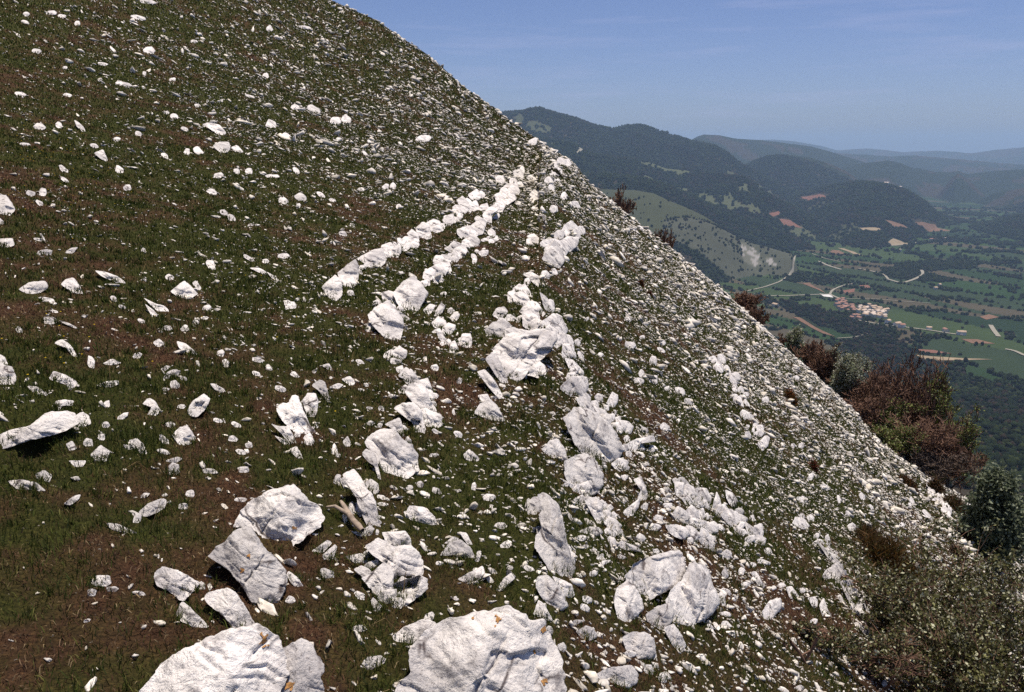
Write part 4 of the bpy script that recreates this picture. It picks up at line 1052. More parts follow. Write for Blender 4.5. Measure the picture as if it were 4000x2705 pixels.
def grow(wood, rg, p, d, length, rad, depth, tips, spread=.55, up=.12, kids=(3, 5), minr=.0012, sides=4, shrink=.62):
    k = 5
    pts = [p]
    dd = d / np.linalg.norm(d)
    for i in range(k):
        dd = dd + rg.normal(0, .13, 3) + np.array([0, 0, up * .4])
        dd /= np.linalg.norm(dd)
        pts.append(pts[-1] + dd * length / k)
    pts = np.array(pts)
    rr = np.linspace(rad, max(rad * .55, minr), k + 1)
    wood.later(pts, rr, sides if depth > 1 else 3)
    if depth == 0:
        tips.append(pts[2:])
        return
    for j in range(rg.integers(*kids) + (depth == 0)):
        t = rg.uniform(.3, 1.0)
        q = pts[min(k, int(t * k + .5))]
        nd = dd + rg.normal(0, spread, 3) + np.array([0, 0, up])
        grow(wood, rg, q, nd, length * rg.uniform(shrink * .75, shrink * 1.2), max(rad * .58, minr), depth - 1, tips, spread, up, kids, minr, sides, shrink)

def leaf_cloud(pts, rg, size, per, jitter, pal, prob, bright=.25):
    base = np.repeat(pts, per, 0)
    n = len(base)
    base = base + rg.normal(0, jitter, (n, 3))
    a = rg.normal(size=(n, 3)); a /= np.linalg.norm(a, axis=1, keepdims=True)
    b = np.cross(a, rg.normal(size=(n, 3))); b /= np.linalg.norm(b, axis=1, keepdims=True) + 1e-9
    s = size * rg.uniform(.6, 1.3, (n, 1))
    V = np.stack([base - a * s * .5, base + b * s * .28, base + a * s * .5, base - b * s * .28], 1).reshape(-1, 3)
    F = np.arange(n * 4).reshape(n, 4)
    c = np.array(pal)[rg.choice(len(pal), n, p=prob)] * rg.uniform(1 - bright, 1 + bright, (n, 1))
    return V, F, np.repeat(c, 4, 0)

def ground_at(px, py, rlim=None):
    t = hit([px], [py])[0]
    d = ray([px], [py])[0]
    return d * t, t

def edge_point(px, beyond):
    """a spot on the hillside just behind the skyline seen at column px, 'beyond' metres past its crest"""
    az = math.atan2(*(lambda d: (d[0], d[1]))(ray(px, 346)))
    return az

def foot(px, py, dist):
    """a point at distance dist (forward depth) on the photo column px standing on the hillside"""
    d = ray(px, py)
    u = d[0]
    # ground below the ray at that depth
    x, y = d[0] * dist, d[1] * dist
    return np.array([x, y, float(hill_z(np.array([x]), np.array([y]))[0])]), d * dist
M_TWIG_RED = M_TWIG = M_LEAF = None
def plant_mats():
    global M_BARK, M_TWIG_RED, M_LEAF, M_DEAD
    M_BARK = mat_plain('bark_grey_brown', (.14, .105, .085), .35, 60)
    M_TWIG_RED = mat_plain('twigs_red_brown', (.19, .112, .078), .35, 9)
    M_DEAD = mat_plain('dead_wood', (.30, .24, .19), .4, 40)
    M_LEAF = mat_tint('leaves', .6, .3, trans=.3)

def top_for(px_top, py_top, base):
    """height above base so that the plant's top shows at photo height py_top"""
    d = ray(px_top, py_top)
    t = base[1] / d[1]
    return d[2] * t - base[2]

def bare_tree(px, py_top, dist, width_px, label, cat='tree', name='bare_tree', group=None, seed=1, mat=None, dens=1.0, leaves=None, lean=0):
    rg = np.random.default_rng(seed)
    dist *= 1.3
    base, _ = foot(px, py_top, dist)
    H = max(.3, top_for(px, py_top, base))
    W = width_px / F_PX * dist
    e = empty(name, base)
    tag(e, label, cat, group)
    trunk, crown, tips = Wood(), Wood(), []
    ns = 2 + int(rg.integers(0, 3))
    for s in range(ns):
        d = np.array([rg.normal(lean, .35), rg.normal(0, .3), 1.0])
        L = H * .42
        k = 5
        pts = [np.zeros(3)]
        for i in range(k):
            d = d + rg.normal(0, .08, 3); d /= np.linalg.norm(d)
            pts.append(pts[-1] + d * L / k)
        pts = np.array(pts)
        trunk.tube(pts, np.linspace(H * .018, H * .009, k + 1), 6)
        for j in range(int(9 * dens)):
            q = pts[rg.integers(1, k + 1)]
            nd = np.array([rg.normal(0, .75), rg.normal(0, .75), rg.uniform(.25, 1.1)])
            grow(crown, rg, q, nd, H * rg.uniform(.24, .42), H * .005, 3, tips, .62, .16, (3, 6), max(.004, .00042 * dist), 3, .60)
    V = crown.points()
    # fit the crown into its measured width and height
    ex = np.quantile(np.abs(V[:, 0]), .97) * 2; ez = np.quantile(V[:, 2], .985)
    sc = np.array([W / ex, W / ex, H / ez])
    crown.make(sc)
    tips = [t * sc for t in tips]
    trunk.V = [v * sc for v in trunk.V]
    trunk.build('trunk', M_BARK, e)
    crown.build('crown', mat or M_TWIG_RED, e)
    if leaves:
        P = np.concatenate(tips)
        side, pal, prob, size, per = leaves
        if side is not None:
            k = side(P / np.array([W, W, H]))
            P = P[k]
        if len(P):
            V, F, c = leaf_cloud(P, rg, size, per, size * .9, pal, prob)
            mesh_np('foliage', V, F, M_LEAF, e, col=c)
    return e

PAL_YG = [[0.130, 0.169, 0.033], [0.208, 0.234, 0.065], [0.058, 0.078, 0.021], [0.364, 0.364, 0.182]]
PAL_WH = [[.34, .36, .26], [.20, .23, .12], [.50, .50, .42], [.07, .09, .04]]
PAL_EV = [[.090, .115, .065], [.15, .175, .105], [.050, .066, .038], [.26, .29, .20]]
PAL_SH = [[.055, .056, .018], [.090, .088, .028], [.20, .20, .075], [.55, .55, .38], [.035, .032, .014]]

def build_edge_plants():
    g = 'bare bushes and small trees along the far edge of the slope'
    # px of the stem, py of the top, distance, width
    bare_tree(905, 366, 31, 74, 'largest red-brown leafless tree beyond the slope edge, highest of its clump', group=g, seed=3, dens=1.3)
    bare_tree(878, 383, 29, 58, 'red-brown leafless bush at the upper left of the big bare clump, with yellow-green lower leaves', 'bush', 'bare_bush', g, 4, leaves=(lambda q: (q[:, 2] < .62) & (q[:, 0] > 0), PAL_YG, [.35, .25, .3, .1], .10, 2))
    bare_tree(931, 386, 30, 56, 'leafless tree with yellow-green leaves breaking on its upper right', group=g, seed=5, leaves=(lambda q: (q[:, 0] > .02) & (q[:, 2] > .45), PAL_YG, [.4, .25, .25, .1], .11, 2))
    bare_tree(947, 415, 28, 50, 'bush right of the clump with a leafy yellow-green right side', 'bush', 'bare_bush', g, 6, leaves=(lambda q: q[:, 0] > .08, PAL_YG, [.35, .2, .35, .1], .10, 2))
    bare_tree(912, 422, 26, 70, 'dark red-brown thicket filling the foot of the bare clump', 'bush', 'bare_bush', g, 7, dens=1.3, leaves=(lambda q: (q[:, 2] > .5) & (q[:, 0] < -.1), PAL_YG, [.3, .2, .3, .2], .09, 2))
    bare_tree(955, 441, 26, 52, 'wispy leafless tree with a pale trunk, lowest right of the bare clump', group=g, seed=8, dens=.8)
    bare_tree(938, 452, 25, 54, 'low grey-twigged bare bush at the bottom end of the clump', 'bush', 'bare_bush', g, 9, dens=.7, mat=M_BARK)
    bare_tree(862, 398, 27, 34, 'thin brown bush just below the white-flowering bush', 'bush', 'bare_bush', g, 10, dens=.6)
    # bushes peeping over the skyline further up
    bare_tree(849, 359, 30, 26, 'bush covered in white blossom at the slope edge above the bare clump', 'bush', 'flowering_bush', g, 12, leaves=(None, PAL_WH, [.4, .25, .25, .1], .10, 3))
    bare_tree(830, 351, 31, 34, 'brown bush dusted with pale buds, left of the blossoming bush', 'bush', 'bare_bush', g, 13, leaves=(lambda q: q[:, 0] > 0, PAL_WH, [.4, .3, .2, .1], .08, 1))
    bare_tree(798, 331, 34, 15, 'small tree with pale whitish leaves standing against the valley fields', group=g, seed=14, leaves=(None, PAL_WH, [.35, .35, .15, .15], .11, 3))
    bare_tree(813, 344, 32, 28, 'orange-brown bare bush right of the small pale-leaved tree', 'bush', 'bare_bush', g, 15)
    bare_tree(781, 336, 34, 10, 'tiny rust-brown tuft of bush on the skyline edge', 'bush', 'bare_bush', g, 16, dens=.5)
    bare_tree(738, 294, 38, 40, 'long low brown bush on the edge in front of the white valley road', 'bush', 'bare_bush', g, 17, dens=.9)
    bare_tree(757, 308, 36, 22, 'small brown bush lower on the edge, in front of the green fields', 'bush', 'bare_bush', g, 18, dens=.7)
    bare_tree(663, 232, 46, 22, 'rusty bush on the skyline below the bright skyline rock', 'bush', 'bare_bush', g, 19, dens=.8)
    bare_tree(622, 195, 52, 24, 'highest orange-brown bush on the skyline, against the pale green hill', 'bush', 'bare_bush', g, 20, dens=1.0)

def cushion(px, py, w_px, h_px, label, seed, col=(.085, .045, .020), name='low_shrub'):
    """low rounded shrub of many fine twigs"""
    rg = np.random.default_rng(seed)
    p, t = ground_at(px, py + h_px * .35)
    W, H = w_px / F_PX * t, h_px / F_PX * t
    e = empty(name, p)
    tag(e, label, 'shrub', 'low brown shrubs on the stony slope')
    nrm = hill_normal(np.array([p[0]]), np.array([p[1]]))[0]
    n = int(np.clip(w_px * h_px * 2.2, 260, 4200))
    # lobed mound
    lob = rg.uniform(-.5, .5, (7, 2))
    k = rg.integers(0, 7, n)
    a = lob[k] * np.array([W, W * .8]) * .75 + rg.normal(0, .16, (n, 2)) * W
    z0 = hill_z(p[0] + a[:, 0], p[1] + a[:, 1]) - p[2]
    hh = H * np.clip(1 - (np.hypot(a[:, 0], a[:, 1]) / (W * .7)) ** 2, .15, 1) * rg.uniform(.55, 1.05, n)
    ln = rg.uniform(.25, .6, n) * hh + .02
    base = np.stack([a[:, 0], a[:, 1], z0 + hh * rg.uniform(.1, .75, n)], -1)
    d = np.stack([rg.normal(0, .55, n), rg.normal(0, .55, n), rg.uniform(.2, 1, n)], -1)
    d /= np.linalg.norm(d, axis=1, keepdims=True)
    s = np.cross(d, rg.normal(size=(n, 3))); s /= np.linalg.norm(s, axis=1, keepdims=True) + 1e-9
    wd = max(.005, .55 * t / F_PX)
    V = np.stack([base - s * wd, base + s * wd, base + d * ln[:, None]], 1).reshape(-1, 3)
    pal = np.array([col, np.array(col) * .55, np.array(col) * 1.5, [.060, .060, .018]])
    c = pal[rg.choice(4, n, p=[.4, .25, .17, .18])] * rg.uniform(.7, 1.3, (n, 1))
    mesh_np('foliage', V, np.arange(n * 3).reshape(n, 3), M_LEAF, e, col=np.repeat(c, 3, 0))
    st = Wood()
    for j in range(9):
        dd = np.array([rg.normal(0, .6), rg.normal(0, .6), .8])
        q = np.array([0, 0, -.02])
        st.tube([q, q + dd * H * .35, q + dd * H * .7 + rg.normal(0, .03, 3)], [.012, .008, .004], 4)
    st.build('stems', M_BARK, e)

def build_shrubs():
    cushion(888, 556, 62, 44, 'widest brown-orange low shrub, sprawling on the right-hand stony slope', 31, (.095, .050, .014))
    cushion(872, 540, 30, 26, 'brown shrub tuft joined to the upper left of the widest low shrub', 32, (.080, .045, .020))
    cushion(908, 482, 19, 13, 'rounded dark brown shrub on stones below the bare trees', 33, (.090, .042, .016))
    cushion(936, 486, 15, 20, 'upright brown shrub right of the rounded dark brown one', 34, (.075, .040, .018))
    cushion(955, 503, 26, 18, 'brown shrub by the last white rock of the slope edge', 35, (.080, .045, .018))
    cushion(958, 553, 16, 18, 'small brown shrub above the leafy bushes', 36, (.090, .050, .018))
    cushion(972, 538, 18, 18, 'dull brown shrub touching the left foot of the evergreen tree', 37, (.070, .040, .022))
    cushion(813, 465, 8, 12, 'little bright rust-red tuft alone on the white stones', 38, (.16, .042, .022))
    cushion(791, 397, 13, 15, 'slanted orange and rust tuft on the stony slope near the skyline', 39, (.15, .055, .016))
    cushion(641, 283, 5, 6, 'upper of two tiny red-brown tufts at mid slope', 40, (.15, .045, .022))
    cushion(650, 294, 5, 6, 'lower of two tiny red-brown tufts at mid slope', 41, (.14, .045, .022))
    cushion(556, 172, 12, 8, 'dark green-brown shrub among rocks on the skyline crest', 42, (.045, .040, .016))

def evergreen():
    rg = np.random.default_rng(55)
    dist = 17.0
    px, py = 1006, 470
    base, _ = foot(px, py, dist)
    base[2] -= .2
    H = top_for(990, 470, base)
    W = 58 / F_PX * dist
    e = empty('evergreen_tree', base)
    tag(e, 'dense grey-green evergreen tree at the right frame edge, below the bare trees', 'tree')
    tr = Wood()
    tr.tube([[0, 0, -.2], [.05, 0, H * .4], [-.1, 0, H * .9]], [.10, .07, .02], 7)
    tr.build('trunk', M_BARK, e)
    br = Wood(); P = []
    for k in range(150):
        f = rg.uniform(.06, 1)
        th = rg.uniform(0, TAU)
        L = W * .55 * (1 - f) ** .75 * rg.uniform(.6, 1.1) + .12
        q = np.array([-.12 * f, 0, H * (.05 + .85 * f)])
        d = np.array([math.cos(th), math.sin(th), rg.uniform(.25, .8)])
        end = q + d * L
        br.tube([q, (q + end) / 2 + [0, 0, -.05], end], [.02, .014, .006], 3)
        t = rg.uniform(.25, 1.05, 34)[:, None]
        P.append(q + d * L * t + rg.normal(0, .10, (34, 3)))
    br.build('branches', M_BARK, e)
    V, F, c = leaf_cloud(np.concatenate(P), rg, .085, 4, .07, PAL_EV, [.30, .34, .14, .22])
    mesh_np('crown', V, F, M_LEAF, e, col=c)

def leafy_shrub(px, py_top, dist, w_px, label, seed, nstem=9, leaf=.022, per=3, dens=1.0, gap=0.0):
    rg = np.random.default_rng(seed)
    base, _ = foot(px, py_top, dist)
    base[2] -= .03
    H = top_for(px, py_top, base)
    W = w_px / F_PX * dist
    e = empty('leafy_shrub', base)
    tag(e, label, 'shrub', 'leafy shrubs in the lower right corner')
    wood, tips = Wood(), []
    for s in range(nstem):
        th = rg.uniform(0, TAU)
        d = np.array([math.cos(th) * rg.uniform(.1, .75), math.sin(th) * rg.uniform(.1, .75), 1.0])
        grow(wood, rg, np.array([rg.normal(0, W * .06), rg.normal(0, W * .06), 0]), d, H * rg.uniform(.42, .62), .011, 3, tips, .5, .10, (3, 6), .0016, 4, .60)
    Vw = wood.points()
    ex = np.quantile(np.abs(Vw[:, 0]), .96) * 2; ez = np.quantile(Vw[:, 2], .985)
    sc = np.array([W / ex, min(W / ex, 1.3), H / ez])
    wood.make(sc)
    wood.build('stems', M_TWIG_RED, e)
    P = np.concatenate(tips) * sc
    cl = fbm(P * 7.0, 2, seed)
    P = P[(cl > -.25 + gap) & (rg.random(len(P)) < dens)]
    V, F, c = leaf_cloud(P, rg, leaf, per, leaf * .8, PAL_SH, [.28, .23, .16, .14, .19])
    mesh_np('foliage', V, F, M_LEAF, e, col=c)

def build_leafy():
    leafy_shrub(985, 572, 6.2, 175, 'densest dark leafy shrub filling the lower right corner', 61, 15, .030, 5)
    leafy_shrub(935, 588, 5.6, 120, 'dark-centred leafy shrub with bare reddish twigs, left of the densest one', 62, 12, .028, 4, .9)
    leafy_shrub(1015, 630, 4.8, 130, 'nearest leafy shrub, cut by the right bottom corner', 63, 13, .026, 5)
    leafy_shrub(820, 625, 4.7, 90, 'thin airy shrub with yellow-green leaves in front of white rocks', 64, 8, .021, 3, .5, .1)
    leafy_shrub(770, 658, 4.3, 80, 'lowest left leafy sprigs at the bottom edge right of the boulders', 65, 8, .019, 3, .5, .1)
    leafy_shrub(875, 640, 4.9, 90, 'sparse leafy shrub between the thin airy shrub and the dark-centred one', 66, 9, .021, 3, .55, .1)

def dead_branch():
    pts = np.array([(770, 1320), (800, 1365), (845, 1440), (885, 1500), (930, 1545), (965, 1585)], float) * SK + (256, 358.4)
    t = hit(pts[:, 0], pts[:, 1])
    d = ray(pts[:, 0], pts[:, 1])
    W = d * (t * .985)[:, None]
    W[:, 2] += .012
    base = W[-1].copy()
    w = Wood()
    w.tube(W - base, np.array([.007, .011, .013, .013, .014, .010]) * .9, 7)
    q = W - base
    w.tube([q[2], q[1] + [-.03, -.02, .01], q[0] + [-.05, -.03, -.01]], [.009, .007, .004], 6)
    o = mesh_np('dead_branch', np.concatenate(w.V), np.concatenate(w.F), M_DEAD)
    o.location = base
    tag(o, 'weathered forked dead branch lying in grass behind the cave-roof boulder', 'branch')
# ------------------------------------------------------------------ valley, hills, sky
FLOOR = -400.0
def z8(pts): return [(486.4 + x * .23131, 76.8 + y * .23131) for x, y in pts]
def z6(pts): return [(682.5 + x * S9, 230.4 + y * S9) for x, y in pts]
def zn(pts): return [(793.6 + x * .06629, 268.8 + y * .06629) for x, y in pts]

# crest lines (photo), distance in metres, front slope, back slope, roundness, noise height
LAYERS = [
    ('hill', z8([(380, 470), (500, 488), (640, 490), (720, 503), (800, 540), (880, 572), (940, 602), (1000, 640), (1060, 690), (1100, 760), (1160, 860)]), 3050, .30, .25, 60, 12),
    ('hill', z8([(560, 690), (720, 640), (800, 616), (860, 609), (930, 620), (985, 642), (1060, 680), (1150, 722), (1240, 745), (1320, 768), (1345, 830), (1385, 890)]), 2800, .34, .3, 50, 8),
    ('hill', z8([(300, 415), (430, 425), (560, 430), (700, 450), (800, 480), (870, 510), (980, 560), (1150, 620), (1250, 665), (1330, 705), (1500, 775), (1650, 880)]), 3500, .30, .3, 70, 14),
    ('hill', z8([(200, 270), (300, 280), (370, 290), (460, 338), (560, 352), (700, 370), (780, 398), (900, 410), (1040, 428), (1120, 440), (1180, 480), (1250, 530), (1330, 570), (1480, 640)]), 4200, .28, .3, 90, 20),
    ('ridge', z8([(-80, 170), (85, 155), (150, 150), (190, 141), (235, 139), (300, 160), (380, 180), (450, 203), (545, 226), (600, 212), (660, 206), (720, 224), (800, 250), (880, 276), (990, 300), (1050, 338), (1100, 380), (1200, 432), (1290, 480)]), 5400, .30, .35, 120, 30),
    ('hill', z8([(1080, 430), (1110, 392), (1160, 362), (1220, 341), (1300, 335), (1400, 350), (1480, 375), (1560, 410), (1610, 450), (1700, 520)]), 6300, .25, .3, 120, 20),
    ('ridge', z8([(700, 300), (880, 275), (910, 258), (940, 248), (1000, 250), (1090, 268), (1190, 275), (1290, 285), (1400, 300), (1480, 322), (1560, 346), (1640, 372), (1760, 420), (1900, 480)]), 9000, .25, .3, 200, 35),
    ('hill', z8([(1290, 520), (1380, 500), (1450, 478), (1600, 455), (1700, 462), (1760, 476), (1820, 496), (1900, 545), (1960, 600)]), 5000, .16, .25, 120, 12),
    ('ridge', z8([(1480, 400), (1640, 372), (1740, 361), (1790, 372), (1830, 390), (1930, 410), (2000, 411), (2040, 402), (2080, 420), (2130, 412), (2200, 406), (2324, 400), (2600, 395)]), 8200, .25, .25, 200, 40),
    ('hill', z8([(1900, 560), (1960, 500), (2010, 440), (2040, 415), (2090, 450), (2150, 510), (2200, 560)]), 7000, .35, .3, 90, 20),
    ('hill', z8([(2060, 560), (2200, 500), (2324, 480), (2600, 460)]), 6800, .25, .3, 150, 25),
    ('ridge', z8([(1100, 290), (1180, 272), (1250, 271), (1340, 281), (1450, 300), (1520, 318), (1600, 312), (1650, 310), (1720, 317), (1800, 326), (1880, 322), (1950, 320), (2030, 324), (2100, 330), (2200, 316), (2324, 305), (2700, 310)]), 19000, .2, .3, 400, 60),
    ('ridge', z8([(1400, 322), (1600, 335), (1750, 345), (1850, 340), (1980, 352), (2100, 362), (2200, 372), (2324, 380), (2600, 385)]), 12500, .22, .3, 300, 50),
    ('hill', z8([(1960, 680), (2060, 655), (2150, 636), (2240, 615), (2324, 600), (2600, 580)]), 4700, .10, .2, 100, 10),
]
_LD = []
for nm, pts, R, gf, gb, w, na in LAYERS:
    a = np.array(pts, float)
    az, sl = az_slope(a[:, 0], a[:, 1])
    o = np.argsort(az)
    az, sl = az[o], sl[o]
    Z = sl * R
    az = np.concatenate([[az[0] - .12], az, [az[-1] + .12]])
    Z = np.concatenate([[min(Z[0], FLOOR + 40) - 120], Z, [min(Z[-1], FLOOR + 40) - 120]])
    _LD.append((az, Z, R, gf, gb, w, na))

def valley_z(x, y, want_layer=False):
    r = np.hypot(x, y); ph = np.arctan2(x, y)
    fl = FLOOR + 5 * fbm2(x * .0016, y * .0016, 3, 201) + 9 * sstep(1500, 6000, r) * fbm2(x * .0007, y * .0007, 3, 202)
    fl = fl + np.clip(1500 - r, 0, None) * .16 * sstep(.24, .5, ph)          # foot of the mountain, lower right
    best, lay = fl, np.full(np.shape(x), -1)
    for k, (az, Z, R, gf, gb, w, na) in enumerate(_LD):
        zc = np.interp(ph, az, Z)
        rc = R * (1 + .03 * np.sin(ph * 23 + k))
        zc = zc * rc / R
        dr = r - rc
        g = np.where(dr < 0, gf, gb)
        h = zc - g * (np.sqrt(dr * dr + w * w) - w)
        rel = np.clip((h - FLOOR) / 250, 0, 1)
        rid = 1 - 2 * np.abs(fbm2(x / (w * 5.0), y / (w * 5.0), 4, 300 + k))
        off = sstep(0, 2.5 * w, np.abs(dr))
        h = h + na * rel * (1.5 * (rid - .55) * (.15 + .85 * off))
        win = h > best
        # soft join at the foot
        best = np.where(win, h, best); lay = np.where(win, k, lay)
    return (best, lay) if want_layer else best

def vhit(px, py, r0=900, r1=30000):
    """points of the valley terrain seen at photo points"""
    d = ray(px, py); d = np.atleast_2d(d)
    rr = np.hypot(d[:, 0], d[:, 1])
    ts = np.geomspace(r0, r1, 700)
    out = np.full((len(d), 3), np.nan)
    for i in range(len(d)):
        t = ts / rr[i]
        z = valley_z(d[i, 0] * t, d[i, 1] * t) - d[i, 2] * t
        k = np.argmax(z > 0)
        if k > 0:
            a = z[k] / (z[k] - z[k - 1])
            tt = t[k] * (1 - a) + t[k - 1] * a
            out[i] = d[i] * tt
    return out

# field mosaic: jittered cells, stretched
CELL = 160.0
def field_cells(x, y):
    """(cell hash 0..1, distance to the nearest hedge line in metres, second hash)"""
    sh = np.shape(x)
    rot = .5
    u = (np.ravel(x) * math.cos(rot) + np.ravel(y) * math.sin(rot)) / CELL
    v = (-np.ravel(x) * math.sin(rot) + np.ravel(y) * math.cos(rot)) / (CELL * 1.9)
    w = fbm2(u * .7, v * .7, 2, 400) * .35
    u, v = u + w, v + w
    iu, iv = np.floor(u).astype(np.int64), np.floor(v).astype(np.int64)
    d1 = np.full(u.shape, 9.0); d2 = np.full(u.shape, 9.0); h1 = np.zeros(u.shape); h2 = np.zeros(u.shape)
    for a in (-1, 0, 1):
        for b in (-1, 0, 1):
            ci, cj = iu + a, iv + b
            fx = ci + .15 + .7 * _hash(ci, cj, ci * 0, 5); fy = cj + .15 + .7 * _hash(ci, cj, ci * 0, 6)
            d = np.abs(u - fx) * .9 + np.hypot(u - fx, v - fy) * .5
            hh = _hash(ci, cj, ci * 0, 7); hk = _hash(ci, cj, ci * 0, 8)
            new = d < d1
            d2 = np.where(new, d1, np.minimum(d2, d))
            h1 = np.where(new, hh, h1); h2 = np.where(new, hk, h2)
            d1 = np.minimum(d1, d)
    return h1.reshape(sh), ((d2 - d1) * CELL * .45).reshape(sh), h2.reshape(sh)

def cover(x, y, lay):
    """colour of the land and how likely a tree stands there (per 100 m2)"""
    r = np.hypot(x, y); ph = np.arctan2(x, y)
    n1 = fbm2(x * .004, y * .004, 4, 500); n2 = fbm2(x * .02, y * .02, 3, 501); n3 = fbm2(x * .0012, y * .0012, 3, 502)
    col = np.zeros(np.shape(x) + (3,)); wood = np.zeros(np.shape(x))
    def put(mask, c, wd=None):
        col[mask] = np.broadcast_to(c, col.shape)[mask] if np.ndim(c) == 1 else c[mask]
        if wd is not None: wood[mask] = np.broadcast_to(wd, wood.shape)[mask]
    f, e, f2 = field_cells(x, y)
    pal = np.array([[.034, .068, .022], [.028, .055, .020], [.045, .082, .026], [.022, .042, .018], [.038, .060, .028], [.055, .085, .030], [.10, .085, .055]])
    idx = np.clip((f * 7.25).astype(int), 0, 6)
    fields = .72 * pal[idx] * (1 + .18 * n2[..., None])
    flo = lay < 0
    put(flo, fields, np.where((e < 5.0) & (f2 > .2), .7, np.where(f2 > .93, .5, .005)))
    forest = np.array([.015, .022, .011]) * (1 + .3 * n2[..., None])
    brown = np.array([.036, .029, .020]) * (1 + .25 * n2[..., None])
    grass = np.array([.066, .074, .040]) * (1 + .2 * n1[..., None])
    # woods on the valley floor: near foot and clumps
    wz = flo & ((n1 + n3 * .8 > .42) | ((ph > .27) & (r < 1560 + 130 * n1)) | ((ph > .12) & (r < 1330 + 100 * n1)))
    put(wz, np.where((n1 > .1)[..., None], forest, brown), .9)
    # hills
    hl = lay >= 0
    put(hl, np.where((n1 + n3 > .12)[..., None], brown, forest), .8)
    k0 = (lay == 0)
    put(k0, grass * .8, .02)
    put(k0 & (n1 < -.28), forest, .8)
    k1 = (lay == 1)
    top = k1 & (r > 2560 + 90 * n3)
    put(top, np.array([.070, .074, .052]) * (1 + .25 * n2[..., None]), np.where(n2 + n1 > .05, .30, .05))
    for c, rad, sq in ((z8([(1140, 770)])[0], 34, 1), (z8([(1230, 800)])[0], 16, 1)):
        p = vhit([c[0]], [c[1]])[0]
        if not np.isnan(p[0]):
            dd = np.hypot(x - p[0], (y - p[1]) * .45)
            m = k1 & (dd + n2 * 26 < rad)
            put(m, np.where((n2 + .8 * fbm2(x * .06, y * .06, 2, 520) > .0)[..., None], np.array([.27, .255, .24]), np.array([.13, .13, .10])) * (1 + .2 * n2[..., None]), .0)
    k3 = (lay == 3)
    put(k3 & (n1 + n2 * .4 > .20), grass * 1.15, .03)
    k4 = (lay == 4)
    put(k4 & (n1 * .6 + n3 > .34), grass * .95, .0)
    put((lay == 7) & (n1 > .22), grass * .7, .2)
    return col, wood

def build_terrain():
    dense = np.radians(np.arange(-12, 40, .058)); rest = np.radians(np.arange(44, 346, 6.0))
    ph = np.concatenate([dense, rest])
    rr = np.concatenate([np.geomspace(430, 8000, 470), np.geomspace(8100, 30000, 110)])
    R, P = np.meshgrid(rr, ph, indexing='ij')
    X, Y = R * np.sin(P), R * np.cos(P)
    Z, lay = valley_z(X, Y, True)
    col, wood = cover(X, Y, lay)
    GRID.update(rr=rr, ph=dense, Z=Z[:, :len(dense)], wood=wood[:, :len(dense)])
    V = np.stack([X, Y, Z], -1).reshape(-1, 3)
    F = grid_faces(len(rr), len(ph), True)
    m = mat_tint('land', .95, .05)
    fl = lay.ravel()[F[:, 0]]
    names = {'hill': 'hills', 'ridge': 'distant_hills'}
    for key, sel in (('valley', fl < 0), ('hills', np.isin(fl, [k for k, L in enumerate(LAYERS) if L[0] == 'hill'])),
                     ('distant_hills', np.isin(fl, [k for k, L in enumerate(LAYERS) if L[0] == 'ridge']))):
        f = F[sel]
        used, inv = np.unique(f, return_inverse=True)
        o = mesh_np(key, V[used], inv.reshape(-1, 4), m, smooth=True, col=col.reshape(-1, 3)[used])
        tag(o, kind='structure')

GRID = {}
def build_woods():
    n = 1200000
    r = np.sqrt(RNG.uniform(700 ** 2, 6200 ** 2, n)); ph = RNG.uniform(math.radians(-3), math.radians(39.8), n)
    x, y = r * np.sin(ph), r * np.cos(ph)
    fi = np.interp(r, GRID['rr'], np.arange(len(GRID['rr']))); fj = (ph - GRID['ph'][0]) / (GRID['ph'][1] - GRID['ph'][0])
    i0, j0 = fi.astype(int), fj.astype(int); a, b = fi - i0, fj - j0
    Zg = GRID['Z']
    z = (Zg[i0, j0] * (1 - a) + Zg[i0 + 1, j0] * a) * (1 - b) + (Zg[i0, j0 + 1] * (1 - a) + Zg[i0 + 1, j0 + 1] * a) * b
    wood = GRID['wood'][np.rint(fi).astype(int), np.rint(fj).astype(int)]
    area = .5 * (6200 ** 2 - 700 ** 2) * math.radians(42.8) / n          # m2 per try
    near = np.clip(3200 / r, .3, 1) ** 1.2
    k = RNG.random(n) < wood * near * np.clip(area / 55, .1, 1.3)
    x, y, z, r = x[k], y[k], z[k], r[k]
    k = np.ones(len(x), bool)
    for hx, hy, rad in CLEAR:
        k &= (x - hx) ** 2 + (y - hy) ** 2 > rad * rad
    x, y, z, r = x[k], y[k], z[k], r[k]
    n = len(x)
    print('valley trees', n)
    v, f = ico(1)
    v2 = v[:, :] * np.array([1, 1, .9])
    s = RNG.uniform(2.2, 5.0, n) * np.where(r > 3300, 1.5, 1)
    jit = 1 + .28 * RNG.normal(size=(n, len(v), 1))
    W = v2[None] * jit * s[:, None, None] * np.stack([np.ones(n), np.ones(n), RNG.uniform(.9, 1.5, n)], -1)[:, None, :]
    W += np.stack([x, y, z + s * .75], -1)[:, None, :]
    F = (f[None] + (np.arange(n) * len(v))[:, None, None]).reshape(-1, 3)
    pal = np.array([[.020, .034, .014], [.028, .044, .016], [.046, .062, .022], [.048, .036, .026], [.018, .026, .014]])
    n1 = fbm2(x * .004, y * .004, 3, 511)
    i = np.where(n1 > .12, RNG.choice([0, 3, 4], n), RNG.choice([0, 1, 2, 4, 3], n, p=[.32, .3, .2, .12, .06]))
    c = .50 * pal[i] * RNG.uniform(.75, 1.25, (n, 1))
    o = mesh_np('valley_woods', W.reshape(-1, 3), F, mat_tint('far_foliage', .9, .05), col=np.repeat(c, len(v), 0))
    tag(o, 'far woods, scrub and hedgerows covering the valley and hills', 'woods', kind='stuff')

